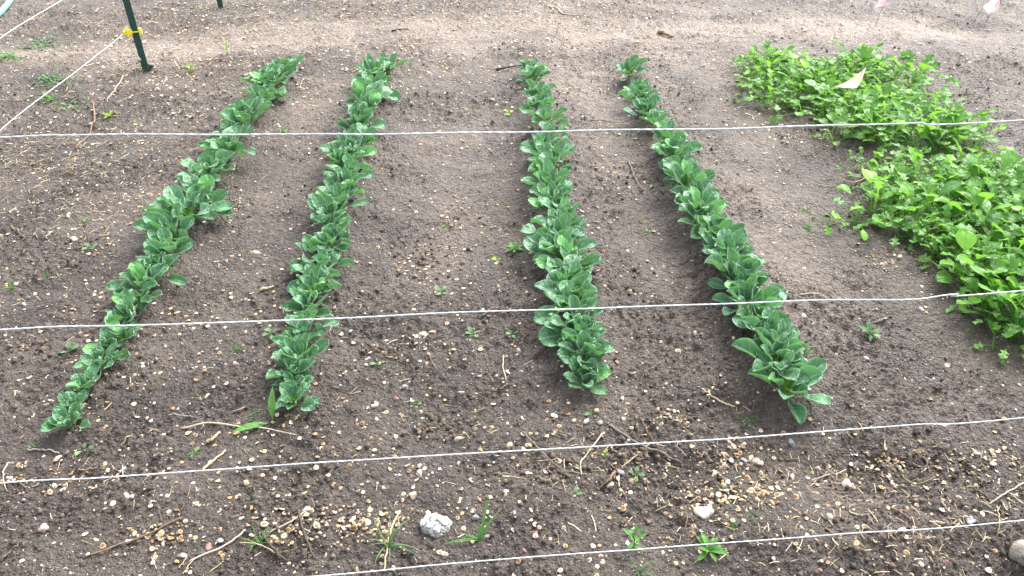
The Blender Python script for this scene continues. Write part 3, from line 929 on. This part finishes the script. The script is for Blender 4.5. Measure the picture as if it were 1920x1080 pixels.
# the far and small ones
px, py = [], []
for cx, cy, sx, sy, m in [(700, 560, 620, 260, 900), (1000, 760, 620, 120, 120), (230, 400, 170, 160, 380), (300, 180, 120, 60, 170), (600, 50, 320, 50, 700), (600, 140, 300, 60, 420), (1000, 120, 420, 60, 320), (1600, 60, 300, 50, 260), (900, 20, 600, 30, 500),
                          (1400, 40, 420, 50, 300), (1830, 200, 120, 90, 130), (1450, 270, 60, 40, 60), (1120, 330, 40, 160, 90), (880, 300, 80, 160, 140),
                          (1405, 215, 30, 12, 25), (1480, 250, 30, 14, 20), (800, 505, 26, 14, 22), (760, 650, 40, 20, 25), (400, 850, 300, 60, 110), (1560, 960, 300, 90, 110), (1100, 1000, 600, 70, 90)]:
    px.append(RNG.normal(cx, sx, m)); py.append(np.clip(RNG.normal(cy, sy, m), -40, 1125))
P = on_many(np.concatenate(px), np.concatenate(py)); P = P[RNG.random(len(P)) > 0.8 * track(P[:, 0], P[:, 1])]; n = len(P)
r = RNG.uniform(0.0036, 0.0078, n) * RNG.uniform(0.8, 1.1, n) * (1 + 0.35 * smooth01((P[:, 1] - 3) / 2.0))
P[:, 2] += r * 0.25
tag(scatter('seed_litter', [(V, F) for V, F, c in DISC], P, np.repeat(r[:, None], 3, 1), RNG.uniform(0, 6.3, n), RNG.normal(0, 0.35, n),
            pick(SEEDC, n), M['seed'], [c for V, F, c in DISC]), 'small tan seed husks strewn over the beds and the far ground', kind='stuff')

px, py = [], []
for cx, cy, sx, sy, m, lab in CL:
    m = 40 + 2 * m
    px.append(RNG.normal(cx, sx * 1.35, m)); py.append(RNG.normal(cy, sy * 1.25, m))
P = on_many(np.concatenate(px), np.concatenate(py)); n = len(P); P[:, 2] += 0.002
r = RNG.uniform(0.0015, 0.0048, n)
tag(scatter('husk_chaff', [pebble_base(80 + i, 0, 0.35, 0.4) for i in range(6)], P, np.repeat(r[:, None], 3, 1) * np.array([1, 1.6, 1]), RNG.uniform(0, 6.3, n), RNG.normal(0, 0.4, n),
            pick([(0.36, 0.27, 0.16), (0.22, 0.155, 0.10), (0.46, 0.37, 0.24), (0.13, 0.095, 0.07)], n), M['grit']), 'brown and tan chaff between the heaped seed husks', kind='stuff')

# ------------------------------------------------------------------ stones
STONE = {}
SC_ = {'white': (0.56, 0.52, 0.47), 'pink': (0.48, 0.37, 0.33), 'red': (0.33, 0.17, 0.15), 'grey': (0.30, 0.31, 0.33), 'tan': (0.46, 0.38, 0.28), 'slate': (0.22, 0.23, 0.25), 'brown': (0.26, 0.18, 0.12)}
for cname, c in SC_.items():
    STONE[cname] = []
    for i in range(3):
        V, F = pebble_base(400 + i * 7 + 13 * len(cname), 2, 0.55 + 0.12 * i, 0.12 + 0.08 * i)
        STONE[cname].append(mk('stone', V, F, M['stone'], True, np.repeat(np.array(c)[None], len(V), 0)))
def stone(px, py, wpx, cname, lab, name='stone', cat='stone', group=None, sq=1.0):
    p = on(px, py, fine=True)
    pxm = math.cos(PITCH) * (py + 507) / CAM_H
    r = wpx / pxm * 0.5
    o = link(name, STONE[cname][int(RNG.integers(3))])
    o.location = (p[0], p[1], p[2] + r * 0.04); o.scale = (r, r * sq, r); o.rotation_euler = (U(-.25, .25), U(-.25, .25), U(0, 6.28))
    tag(o, lab, cat, group)
    return o
for s in [(792, 629, 26, 'white', 'pinkish white stone below the second cord in the middle path'),
          (478, 476, 22, 'tan', 'tan flat stone between the two left spinach rows'),
          (1590, 911, 34, 'white', 'pale wedge shaped stone in the drift at lower right'),
          (1484, 832, 20, 'slate', 'blue grey pointed stone just under the third cord'),
          (1165, 887, 20, 'grey', 'smooth grey stone beside the thick broken twig'),
          (1183, 905, 22, 'brown', 'brown flat stone just below the smooth grey one'),
          (1066, 817, 14, 'slate', 'small bluish stone above the third cord'),
          (861, 823, 22, 'tan', 'cream stone next to the clods above the third cord'),
          (955, 836, 19, 'tan', 'cream stone touching the third cord'),
          (773, 929, 18, 'tan', 'tan angular stone above the white cracked lump'),
          (787, 888, 17, 'white', 'small white triangular stone midway below the third cord'),
          (743, 747, 15, 'red', 'round dull red stone in the middle path'),
          (84, 993, 20, 'pink', 'round pink stone in the bottom left area'),
          (393, 1025, 21, 'red', 'dull red stone beside the long pale twig'),
          (236, 930, 16, 'pink', 'pink stone touching a white one, lower left'),
          (248, 935, 14, 'white', 'white stone touching a pink one, lower left'),
          (1004, 1002, 19, 'red', 'reddish angular stone above the lowest cord'),
          (1083, 992, 13, 'red', 'small brick red stone above the lowest cord'),
          (948, 921, 13, 'white', 'small white stone between the two lowest cords'),
          (576, 957, 22, 'white', 'bright white stone under the crossed twigs'),
          (284, 124, 16, 'slate', 'blue grey stone against the foot of the green post'),
          (95, 228, 16, 'white', 'pale stone under the left cord near the lime weed'),
          (1727, 84, 17, 'white', 'white block shaped stone behind the far salad patch'),
          (1420, 867, 22, 'pink', 'pinkish stone in the small heap below the third cord'),
          (1508, 655, 9, 'brown', 'brown elongated stone right of the fourth row'),
          (1628, 640, 9, 'white', 'tiny white stone right of the fourth row'),
          (1727, 579, 14, 'white', 'white stone under the second cord near the salad'),
          (1627, 1032, 0, 'white', ''),
          (1012, 745, 16, 'white', ''),
          (1820, 977, 20, 'grey', 'grey rounded stone touching the lowest cord at right'),
          (1125, 793, 15, 'white', 'white round stone between two twigs above the third cord'),
          (1100, 790, 14, 'white', 'white lens shaped stone left of a round one above the third cord'),
          (1177, 758, 12, 'tan', 'tan stone right of the nearest plant of the third row'),
          (865, 735, 12, 'white', 'small white stone above the third cord in the middle path'),
          (703, 762, 12, 'white', 'small white stone left in the middle path'),
          (386, 133, 9, 'tan', 'tan pebble behind the leftmost row'),
          (292, 167, 14, 'tan', 'knobbly tan stone in front of the green post'),
          (320, 166, 11, 'white', 'white pebble in front of the green post'),
          (128, 405, 11, 'white', 'white pebble on the littered left margin'),
          (138, 450, 13, 'pink', 'pink pebble on the littered left margin'),
          (52, 560, 13, 'slate', 'grey pebble near the second cord at the far left'),
          (45, 572, 12, 'white', 'white pebble below the grey one at the far left'),
          (1136, 250, 10, 'tan', 'tan pebble on the bed between third and fourth rows'),
          (1413, 515, 10, 'white', 'white pebble left of the bare bed by the fourth row'),
          (1623, 672, 12, 'white', 'oval white stone on the bare soil at right'),
          (1303, 625, 11, 'white', 'white pebble left of the fourth row below the second cord')]:
    if s[2] and s[4]: stone(*s[:4], s[4])
zone_st = lambda px, py: 'loose pebble between the ' + ('two left spinach rows' if px < 560 else 'middle spinach rows' if px < 1010 else 'third and fourth spinach rows' if px < 1330 else 'fourth spinach row and the salad patches')
STONE_N = 0
for _ in range(70):
    px, py = U(300, 1750), U(300, 730)
    if any(abs(px - np.interp(py, [q[1] for q in r], [q[0] for q in r])) < 75 for r in ROWS) or (px > 1500 and py < 480): continue
    lab = zone_st(px, py)
    stone(px, py, U(6, 11) * (py + 507) / 1100, ['white', 'tan', 'pink', 'grey', 'tan', 'white'][int(RNG.integers(6))], 'small ' + lab, 'pebble', 'pebble', lab.replace('pebble', 'pebbles'))
for _ in range(60):
    px, py = U(0, 1920), U(850, 1075)
    lab = 'small loose pebble on the dark soil around the two lowest cords, ' + ('left half' if px < 960 else 'right half')
    stone(px, py, U(8, 14), ['white', 'tan', 'pink', 'red', 'grey', 'brown', 'white'][int(RNG.integers(7))], lab, 'pebble', 'pebble', lab.replace('pebble', 'pebbles'))

def big_lump(name, px, py, wpx, sub, colr, label, crack, flat=0.75, seed=5, cat='stone', twin=False):
    V, F = ico(sub)
    r = np.random.default_rng(seed)
    q = r.normal(size=(5, 3)) * 1.5; ph = r.uniform(0, 6, 5)
    d = 1 + 0.10 * sum(np.sin(V @ q[i] + ph[i]) for i in range(5)) / 1.6
    cols = np.repeat(np.array(colr)[None], len(V), 0)
    if crack:
        S = r.normal(size=(46, 3)); S /= np.linalg.norm(S, axis=1)[:, None]
        D = np.sort(np.linalg.norm((V + 0.05 * np.sin(V[:, [1, 2, 0]] * 11))[:, None] - S[None], axis=2), axis=1)
        e = D[:, 1] - D[:, 0]
        d = d - 0.22 * np.exp(-(e / 0.05) ** 2) + 0.09 * (np.sin(V @ q[1] * 2) * np.sin(V @ q[2] * 3)) + 0.05 * np.sin(V @ q[0] * 7) * 0.5
        cols = cols * (1 - 0.85 * np.exp(-(e / 0.04) ** 2))[:, None]
    if twin: d = d * (1 + 0.28 * np.abs(V[:, 0]) ** 1.5)
    V = V * d[:, None]
    for _ in range(9):
        m = r.normal(size=3); m /= np.linalg.norm(m)
        V = V - 0.8 * np.maximum(V @ m - r.uniform(0.7, 0.95), 0)[:, None] * m[None]
    V = V + (0.035 * fbm(V[:, 0] * 5 + V[:, 2] * 3, V[:, 1] * 5 - V[:, 2] * 2, 71, 3))[:, None] * V
    V = V * np.array([1, 0.85, flat])
    p = on(px, py, fine=True); pxm = math.cos(PITCH) * (py + 507) / CAM_H; rr = wpx / pxm * 0.5
    o = link(name, mk(name, V, F, M['stone'], True, cols))
    o.location = (p[0], p[1], p[2] + rr * flat * 0.12); o.scale = (rr, rr, rr)
    tag(o, label, cat); return o
big_lump('cracked_lump', 818, 990, 62, 5, (0.50, 0.50, 0.48), 'white cracked lump of dried lime, the biggest pale lump', True, 0.7, 5, 'lump')
big_lump('stone', 1320, 964, 34, 3, (0.56, 0.50, 0.44), 'knobbly double pale stone by the big seed heap', False, 0.7, 9, twin=True)
big_lump('stone', 1921, 1040, 58, 4, (0.34, 0.31, 0.26), 'big rough grey tan rock cut by the right edge', False, 0.9, 12)
# clod heaps the photograph shows
for cx, cy, sx, sy, m in [(1045, 888, 26, 14, 60), (815, 800, 40, 14, 60), (1180, 850, 34, 12, 45), (800, 490, 34, 20, 60), (720, 655, 20, 8, 30), (70, 650, 26, 16, 40)]:
    P = on_many(RNG.normal(cx, sx, m), RNG.normal(cy, sy, m)); sz = RNG.uniform(0.003, 0.0085, m); P[:, 2] += sz * 0.4
    o = scatter('clod_heap', [pebble_base(60 + i, 1, 0.85, 0.35) for i in range(4)], P, np.repeat(sz[:, None], 3, 1), RNG.uniform(0, 6.3, m), RNG.uniform(-.5, .5, m),
                pick([(0.12, 0.09, 0.066), (0.16, 0.122, 0.09), (0.085, 0.066, 0.052)], m), M['clod'])
    tag(o, 'loose heap of brown soil crumbs', kind='stuff')

# ------------------------------------------------------------------ twigs
TW = [([(980, 812), (1012, 850), (1056, 884), (1104, 892)], 5, 'grey', 'bent grey twig crossing the third cord in the middle'),
      ([(1132, 812), (1092, 865), (1090, 892)], 4.5, 'pale', 'forked pale twig hanging below the third cord'),
      ([(1142, 798), (1200, 836), (1275, 868)], 6.5, 'grey', 'long thick grey twig crossing the third cord'),
      ([(1190, 782), (1212, 812), (1236, 848)], 3.5, 'brown', 'thin brown twig beside the thick grey twig'),
      ([(1206, 848), (1164, 880)], 5, 'pale', 'short pale twig meeting the broken one by the grey stone'),
      ([(1152, 886), (1144, 902), (1126, 916)], 8, 'brown', 'stubby broken twig next to the grey stone'),
      ([(1004, 865), (1060, 866)], 3, 'pale', 'short pale twig lying across the bent grey twig'),
      ([(1058, 860), (1058, 898)], 3, 'pale', 'short upright twig crossing the bent grey twig'),
      ([(342, 806), (395, 798), (455, 803), (505, 812), (556, 817)], 5, 'pale', 'long curved pale twig in front of the second row'),
      ([(318, 782), (365, 784)], 4.5, 'pale', 'short whitish twig in front of the leftmost rows'),
      ([(340, 972), (270, 1008), (156, 1046)], 6, 'brown', 'long straight brown twig at the bottom left'),
      ([(462, 998), (425, 1024), (355, 1054)], 6, 'pale', 'pale bark stripped twig running beside the dull red stone'),
      ([(560, 958), (570, 1000), (590, 1048)], 7, 'dark', 'dark twig standing out of the crossed heap'),
      ([(492, 1002), (520, 1036), (545, 1054)], 8, 'dark', 'thick dark twig below the grass tuft at left'),
      ([(505, 1002), (550, 976), (574, 962)], 5, 'pale', 'pale twig leading up to the bright white stone'),
      ([(600, 972), (572, 1008)], 4, 'pale', 'short pale twig leaning on the dark one'),
      ([(450, 1018), (490, 1030), (524, 1044)], 4, 'straw', 'yellow straw stalk across the left grass tuft'),
      ([(750, 958), (732, 1000), (722, 1070)], 5.5, 'straw', 'tall dry grass stalk crossing the lowest cord'),
      ([(944, 668), (944, 694), (950, 714)], 4, 'pale', 'small curved twig between the middle rows'),
      ([(905, 592), (922, 586), (932, 580)], 4, 'brown', 'brown twig tip touching the second cord'),
      ([(1178, 306), (1190, 335), (1206, 358)], 4, 'brown', 'slim brown twig between the third and fourth rows'),
      ([(1100, 222), (1155, 230)], 3, 'pale', 'thin pale twig below the far end of the third row'),
      ([(238, 142), (215, 170), (200, 194)], 4.5, 'pale', 'crooked pale twig left of the green post foot'),
      ([(174, 190), (178, 225), (166, 256), (142, 280)], 4.5, 'brown', 'long crooked stem crossing the top cord at left'),
      ([(1316, 732), (1345, 752), (1378, 764)], 5, 'straw', 'dry seed stalk left of the largest spinach plant'),
      ([(1500, 548), (1530, 554), (1552, 564)], 4, 'pale', 'pale twig on bare soil touching the second cord'),
      ([(1660, 605), (1640, 606)], 4, 'pale', 'short twig beside the grey weed on bare soil'),
      ([(900, 798), (885, 802)], 4, 'pale', 'short grey twig on bare soil above the third cord'),
      ([(1520, 903), (1556, 890)], 4.5, 'pale', 'short pale stick pointing up from the seed drift'),
      ([(1688, 892), (1715, 908), (1752, 896)], 5, 'brown', 'dark twig across the seed drift at right'),
      ([(1730, 888), (1740, 864)], 6, 'dark', 'dark stub standing in the seed drift at right'),
      ([(1920, 906), (1880, 930), (1852, 948)], 4.5, 'pale', 'pale forked twig by the right edge'),
      ([(1822, 922), (1850, 936), (1880, 952)], 4, 'brown', 'brown twig crossing under the pale forked one'),
      ([(1868, 950), (1866, 1012)], 4, 'straw', 'yellow straw stalk across the lowest cord at right'),
      ([(1742, 978), (1770, 982)], 5, 'pale', 'short white stick above the lowest cord at right'),
      ([(1670, 952), (1705, 976)], 5, 'brown', 'split brown stick in the bottom right soil'),
      ([(1595, 962), (1640, 985)], 4, 'pale', 'thin pale stick left of the split brown one'),
      ([(1812, 778), (1822, 810)], 4, 'brown', 'thin brown twig behind the third cord at right'),
      ([(1580, 1030), (1620, 1036)], 5, 'brown', 'reddish bark strip at the bottom right'),
      ([(250, 108), (215, 150)], 0, 'pale', ''),
      ([(380, 882), (402, 866), (424, 846)], 7, 'straw', 'dry curled husk strip touching the third cord at left'),
      ([(388, 830), (400, 826), (412, 812)], 9, 'straw', 'dry tan leaf scrap above the third cord at left'),
      ([(148, 888), (184, 878)], 5, 'brown', 'thin stick ending at the third cord at far left'),
      ([(228, 836), (250, 820)], 4, 'straw', 'short yellow stick in front of the leftmost row'),
      ([(55, 845), (112, 850)], 5, 'pale', 'pinkish pale twig in front of the leftmost row'),
      ([(18, 868), (8, 890), (14, 922)], 4, 'pale', 'thin pale twig crossing the third cord at the left edge'),
      ([(0, 1050), (36, 1022)], 4, 'brown', 'brown twig in the bottom left corner'),
      ([(488, 548), (514, 540)], 8, 'straw', 'flat chip of pale bark between the left rows'),
      ([(20, 425), (50, 450)], 6, 'grey', 'grey stick on the littered left margin'),
      ([(1290, 968), (1282, 1000)], 3, 'brown', 'thin twig below the knobbly stone'),
      ([(745, 636), (722, 648)], 4, 'pale', 'thin twig left of the pinkish white stone'),
      ([(815, 690), (800, 660)], 3, 'brown', 'thin dark twig below the pinkish white stone'),
      ([(1625, 332), (1600, 345), (1570, 335)], 3, 'straw', 'dry forked stalk in the gap near the near salad'),
      ([(930, 132), (985, 126)], 5, 'dark', 'dark stick left of the far end of the third row'),
      ([(1235, 62), (1262, 72)], 9, 'brown', 'chunk of brown wood on the far dry track'),
      ([(885, 185), (898, 192)], 3.5, 'pale', 'tiny pale twig between the far middle rows'),
      ([(1130, 500), (1164, 552)], 3, 'brown', 'thin twig on the bed right of the third row'),
      ([(570, 150), (562, 160)], 4, 'pale', 'short pale stick beside the far end of the leftmost row'),
      ([(735, 58), (765, 54)], 4, 'dark', 'dark stick on the far dry track'),
      ([(1030, 12), (1058, 26), (1090, 30)], 4, 'pale', 'bent pale twig at the top edge')]
TWC = {'grey': (0.19, 0.165, 0.145), 'pale': (0.34, 0.29, 0.235), 'brown': (0.20, 0.135, 0.095), 'dark': (0.085, 0.068, 0.058), 'straw': (0.44, 0.36, 0.22)}
for pts, wpx, cn, lab in TW:
    if not wpx: continue
    pp = on_many([p[0] for p in pts], [p[1] for p in pts], True)
    pxm = math.cos(PITCH) * (pts[0][1] + 507) / CAM_H
    r = wpx / pxm * 0.38
    Q = spline(pp, 14)
    Q[:, :2] += RNG.normal(0, r * 0.35, (14, 2))
    Q[:, 2] = np.maximum(ground(Q[:, 0], Q[:, 1], True), Q[:, 2]) + r * 0.8 + 0.003 * np.sin(np.linspace(0, 3.1, 14))
    rr = r * np.linspace(1.0, 0.6, 14) * RNG.uniform(0.85, 1.15, 14)
    o = link('twig', tube('twig', Q - Q[0], rr, M['twig'], 6, TWC[cn])); o.location = Q[0]
    tag(o, lab, 'twig')

# ------------------------------------------------------------------ weeds
GB = {k: [leaf_mesh('grass_blade', 500 + i, 0.10, 0.0028, 0.02, M[k], bend=0.3 + 0.25 * i, cup=0.6, wav=0.0, nu=3, nv=8, kind='blade') for i in range(4)] for k in ('weed', 'weed_grey', 'weed_lime')}
WB = [leaf_mesh('grass_blade', 540 + i, 0.10, 0.0052, 0.02, M['weed'], bend=0.25 + 0.2 * i, cup=0.5, wav=0.0, nu=3, nv=9, kind='blade') for i in range(3)]
LL = {k: [leaf_mesh('leaf', 560 + i, 0.05, 0.0075, 0.12, M[k], bend=0.3 + 0.2 * i, cup=0.3, wav=0.08, nu=5, nv=9, kind='lance') for i in range(3)] for k in ('weed', 'weed_grey', 'weed_lime')}
OL = {k: [leaf_mesh('leaf', 580 + i, 0.03, 0.0075, 0.3, M[k], bend=0.3 + 0.2 * i, cup=0.25, wav=0.08, nu=5, nv=8, kind='oval', pw=0.001) for i in range(3)] for k in ('weed', 'weed_grey', 'weed_lime')}

def weed(px, py, hpx, typ, mk_, lab):
    p = on(px, py, fine=True)
    pxm = math.cos(PITCH) * (py + 507) / CAM_H
    s = hpx / pxm
    name = {'grass': 'grass_tuft', 'broad': 'grass_tuft', 'rosette': 'weed', 'seedling': 'seedling', 'stalk': 'weed', 'wisp': 'weed'}[typ]
    root = empty(name, (p[0], p[1], p[2] - 0.001), U(0, 6.28))
    cat = {'grass_tuft': 'grass tuft', 'weed': 'weed', 'seedling': 'seedling'}[name]
    tag(root, lab, cat)
    if typ == 'grass':
        for i in range(14): put_leaf(root, GB[mk_][int(RNG.integers(4))], U(0, 6.28), math.radians(U(30, 80)), s / 0.1 * U(0.6, 1.1), (U(-.004, .004), U(-.004, .004), 0), name='blade')
    elif typ == 'broad':
        for i, (yw, el, q) in enumerate([(-0.4, 62, 1.15), (-0.75, 55, 0.9), (1.75, 20, 0.95), (1.5, 35, 0.6), (0.6, 70, 0.5)]):
            put_leaf(root, WB[i % 3], yw - root.rotation_euler[2], math.radians(el), s / 0.1 * q, name='blade')
    elif typ == 'rosette':
        for i in range(11): put_leaf(root, LL[mk_][i % 3], i * 2.4 + U(-.3, .3), math.radians(15 + 5 * i), s / 0.05 * U(0.7, 1.0) * 0.8)
    elif typ == 'seedling':
        for i in range(5): put_leaf(root, OL[mk_][i % 3], i * 1.57 + U(-.3, .3), math.radians(U(15, 55)), s / 0.03 * U(0.5, 0.85))
    elif typ == 'stalk':
        h = s * 0.8
        st = link('stem', tube('stem', spline([(0, 0, -0.005), (0.004, 0.002, h * 0.5), (0.01, -0.004, h)], 6), 0.0014, M[mk_], 5), root)
        for i in range(9): put_leaf(root, LL[mk_][i % 3], i * 2.4, math.radians(25 + i * 6), s / 0.05 * U(0.35, 0.55), (0.008 * i / 9, 0, h * (0.1 + 0.9 * i / 8)))
    else:
        for i in range(26): put_leaf(root, GB[mk_][int(RNG.integers(4))], U(0, 6.28), math.radians(U(20, 75)), s / 0.1 * U(0.35, 0.9), (U(-.3, .3) * s, U(-.2, .2) * s, 0), name='blade', wscale=0.8)
    return root
for wd_ in [(900, 1012, 80, 'broad', 'weed', 'three bladed grass shoot between the two lowest cords'),
           (728, 1026, 70, 'grass', 'weed_grey', 'grass tuft under the tall dry stalk by the lowest cord'),
           (486, 1020, 50, 'grass', 'weed', 'grass tuft among the twigs at the bottom left'),
           (1188, 1026, 62, 'stalk', 'weed', 'upright leafy weed right above the lowest cord'),
           (1330, 1034, 56, 'rosette', 'weed', 'spiky rosette weed on the lowest cord'),
           (1198, 1074, 45, 'grass', 'weed_grey', 'grass tuft at the bottom edge under the lowest cord'),
           (1192, 890, 24, 'seedling', 'weed_grey', 'grey green seedling right of the smooth grey stone'),
           (1076, 924, 24, 'seedling', 'weed_grey', 'bluish seedling below the bent grey twig'),
           (1134, 850, 16, 'seedling', 'weed_lime', 'tiny yellow green seedling just below the third cord'),
           (364, 852, 22, 'seedling', 'weed', 'single seedling in front of the two left rows'),
           (156, 846, 26, 'seedling', 'weed_grey', 'pale seedling in front of the leftmost row'),
           (60, 838, 14, 'seedling', 'weed_grey', 'small seedling left of the leftmost row end'),
           (475, 782, 34, 'wisp', 'weed_grey', 'feathery weed beside the long leafed one'),
           (205, 212, 26, 'rosette', 'weed_lime', 'bright lime weed left of the leftmost row'),
           (445, 655, 34, 'wisp', 'weed', 'ragged weed between the two left rows below the second cord'),
           (508, 628, 26, 'seedling', 'weed_grey', 'pale seedling touching the second row below the second cord'),
           (888, 626, 26, 'seedling', 'weed_grey', 'forked seedling by the brown twig tip'),
           (962, 628, 22, 'seedling', 'weed_grey', 'small seedling left of the third row below the second cord'),
           (128, 660, 30, 'seedling', 'weed_grey', 'seedling left of the leftmost row below the second cord'),
           (88, 522, 26, 'grass', 'weed', 'little grass tuft on the left margin'),
           (24, 542, 26, 'grass', 'weed', 'grass tuft at the left edge'),
           (170, 464, 24, 'seedling', 'weed_grey', 'star shaped seedling on the left margin'),
           (162, 416, 20, 'grass', 'weed_lime', 'yellow green grass tuft on the left margin'),
           (966, 468, 30, 'rosette', 'weed', 'small rosette weed beside the third row'),
           (958, 215, 22, 'seedling', 'weed_lime', 'yellow seedling left of the third row far end'),
           (930, 488, 14, 'seedling', 'weed_lime', 'tiny yellowed seedling below the rosette weed'),
           (830, 430, 16, 'seedling', 'weed', 'seedling in the middle path above the stones'),
           (828, 548, 22, 'seedling', 'weed_grey', 'pointed seedling in the middle path above the second cord'),
           (1216, 436, 14, 'seedling', 'weed', 'tiny seedling between the third and fourth rows'),
           (710, 682, 22, 'seedling', 'weed_grey', 'seedling right of the second row near end'),
           (1110, 772, 22, 'seedling', 'weed_grey', 'seedling under the near end of the third row'),
           (780, 762, 18, 'seedling', 'weed', 'upright seedling in the near middle path'),
           (1630, 628, 36, 'rosette', 'weed_grey', 'grey spiky weed on the bare soil at right'),
           (1402, 786, 40, 'wisp', 'weed', 'feathery weed left of the largest spinach plant'),
           (1360, 915, 22, 'grass', 'weed', 'grass sprout in the big seed heap'),
           (1375, 985, 26, 'grass', 'weed', 'grass sprout right of the knobbly stone'),
           (1408, 968, 28, 'wisp', 'weed_grey', 'thin sprout right of the big seed heap'),
           (1732, 908, 20, 'grass', 'weed', 'grass sprout in the seed drift at right'),
           (426, 104, 26, 'stalk', 'weed_lime', 'thin green sprout behind the leftmost row'),
           (358, 134, 30, 'grass', 'weed_lime', 'yellow green sprout in the straw right of the post'),
           (1565, 82, 18, 'seedling', 'weed_lime', 'yellow sprout just behind the far salad patch'),
           (1505, 680, 40, 'stalk', 'weed', 'bushy little weed beside the fourth row near end'),
           (530, 246, 16, 'seedling', 'weed', 'small weed touching the top cord beside the leftmost row'),
           (100, 30, 16, 'wisp', 'weed_grey', 'faint green tuft near the upper left cord')]:
    weed(*wd_)
# weed with two long strap leaves
p = on(512, 792); s = 1 / (math.cos(PITCH) * (790 + 507) / CAM_H)
root = empty('weed', p); tag(root, 'weed with two long strap leaves at the second row near end', 'weed')
STR = leaf_mesh('strap_leaf', 611, 0.115, 0.0125, 0.10, M['weed'], 0.25, 0.3, 0.04, 5, 11, 'lance')
put_leaf(root, STR, 0.05, math.radians(68), 0.9); put_leaf(root, STR, 2.0, math.radians(12), 1.0); put_leaf(root, OL['weed'][0], -1.0, 0.3, 0.9)
# low weed mats, leaves too small to tell apart
def mat_weed(px, py, wpx, hpx, n, key, lab):
    c = on(px, py)
    P = on_many(px + RNG.normal(0, wpx * 0.3, n), py + RNG.normal(0, hpx * 0.3, n), True)
    VV, FF, UV, off = [], [], [], 0
    src = [LL[key][0], OL[key][1], OL[key][2]]
    for i in range(n):
        me = src[i % 3]; m = len(me.vertices)
        co = np.empty(m * 3, np.float32); me.vertices.foreach_get('co', co); co = co.reshape(-1, 3)
        uv = np.empty(m * 3, np.float32); me.attributes['leafuv'].data.foreach_get('vector', uv)
        R = rotz(np.array([U(0, 6.28)]))[0] @ rotx(np.array([U(0.2, 1.1)]))[0]
        VV.append((co * U(0.6, 1.15)) @ R.T + P[i] - c); UV.append(uv.reshape(-1, 3)[:, :2])
        FF += [tuple(v + off for v in q.vertices) for q in me.polygons]; off += m
    root = empty('weed_mat', c); tag(root, lab, 'weed mat')
    o = link('foliage', mk('foliage', np.concatenate(VV), np.array(FF), M[key], True, None, np.concatenate(UV)), root)
    o['kind'] = 'stuff'
mat_weed(78, 84, 70, 26, 100, 'weed_grey', 'low mat of clover like weeds below the upper left cord')
mat_weed(98, 152, 64, 22, 110, 'weed_grey', 'low weed mat crossing the left cord')
mat_weed(16, 108, 44, 16, 60, 'weed', 'low weed mat at the left edge by the dry sand')
mat_weed(90, 188, 46, 20, 34, 'weed', 'thin green weed mat left under the side cord')
mat_weed(135, 196, 44, 26, 34, 'weed_grey', 'thin greyish weed mat right of the side cord')
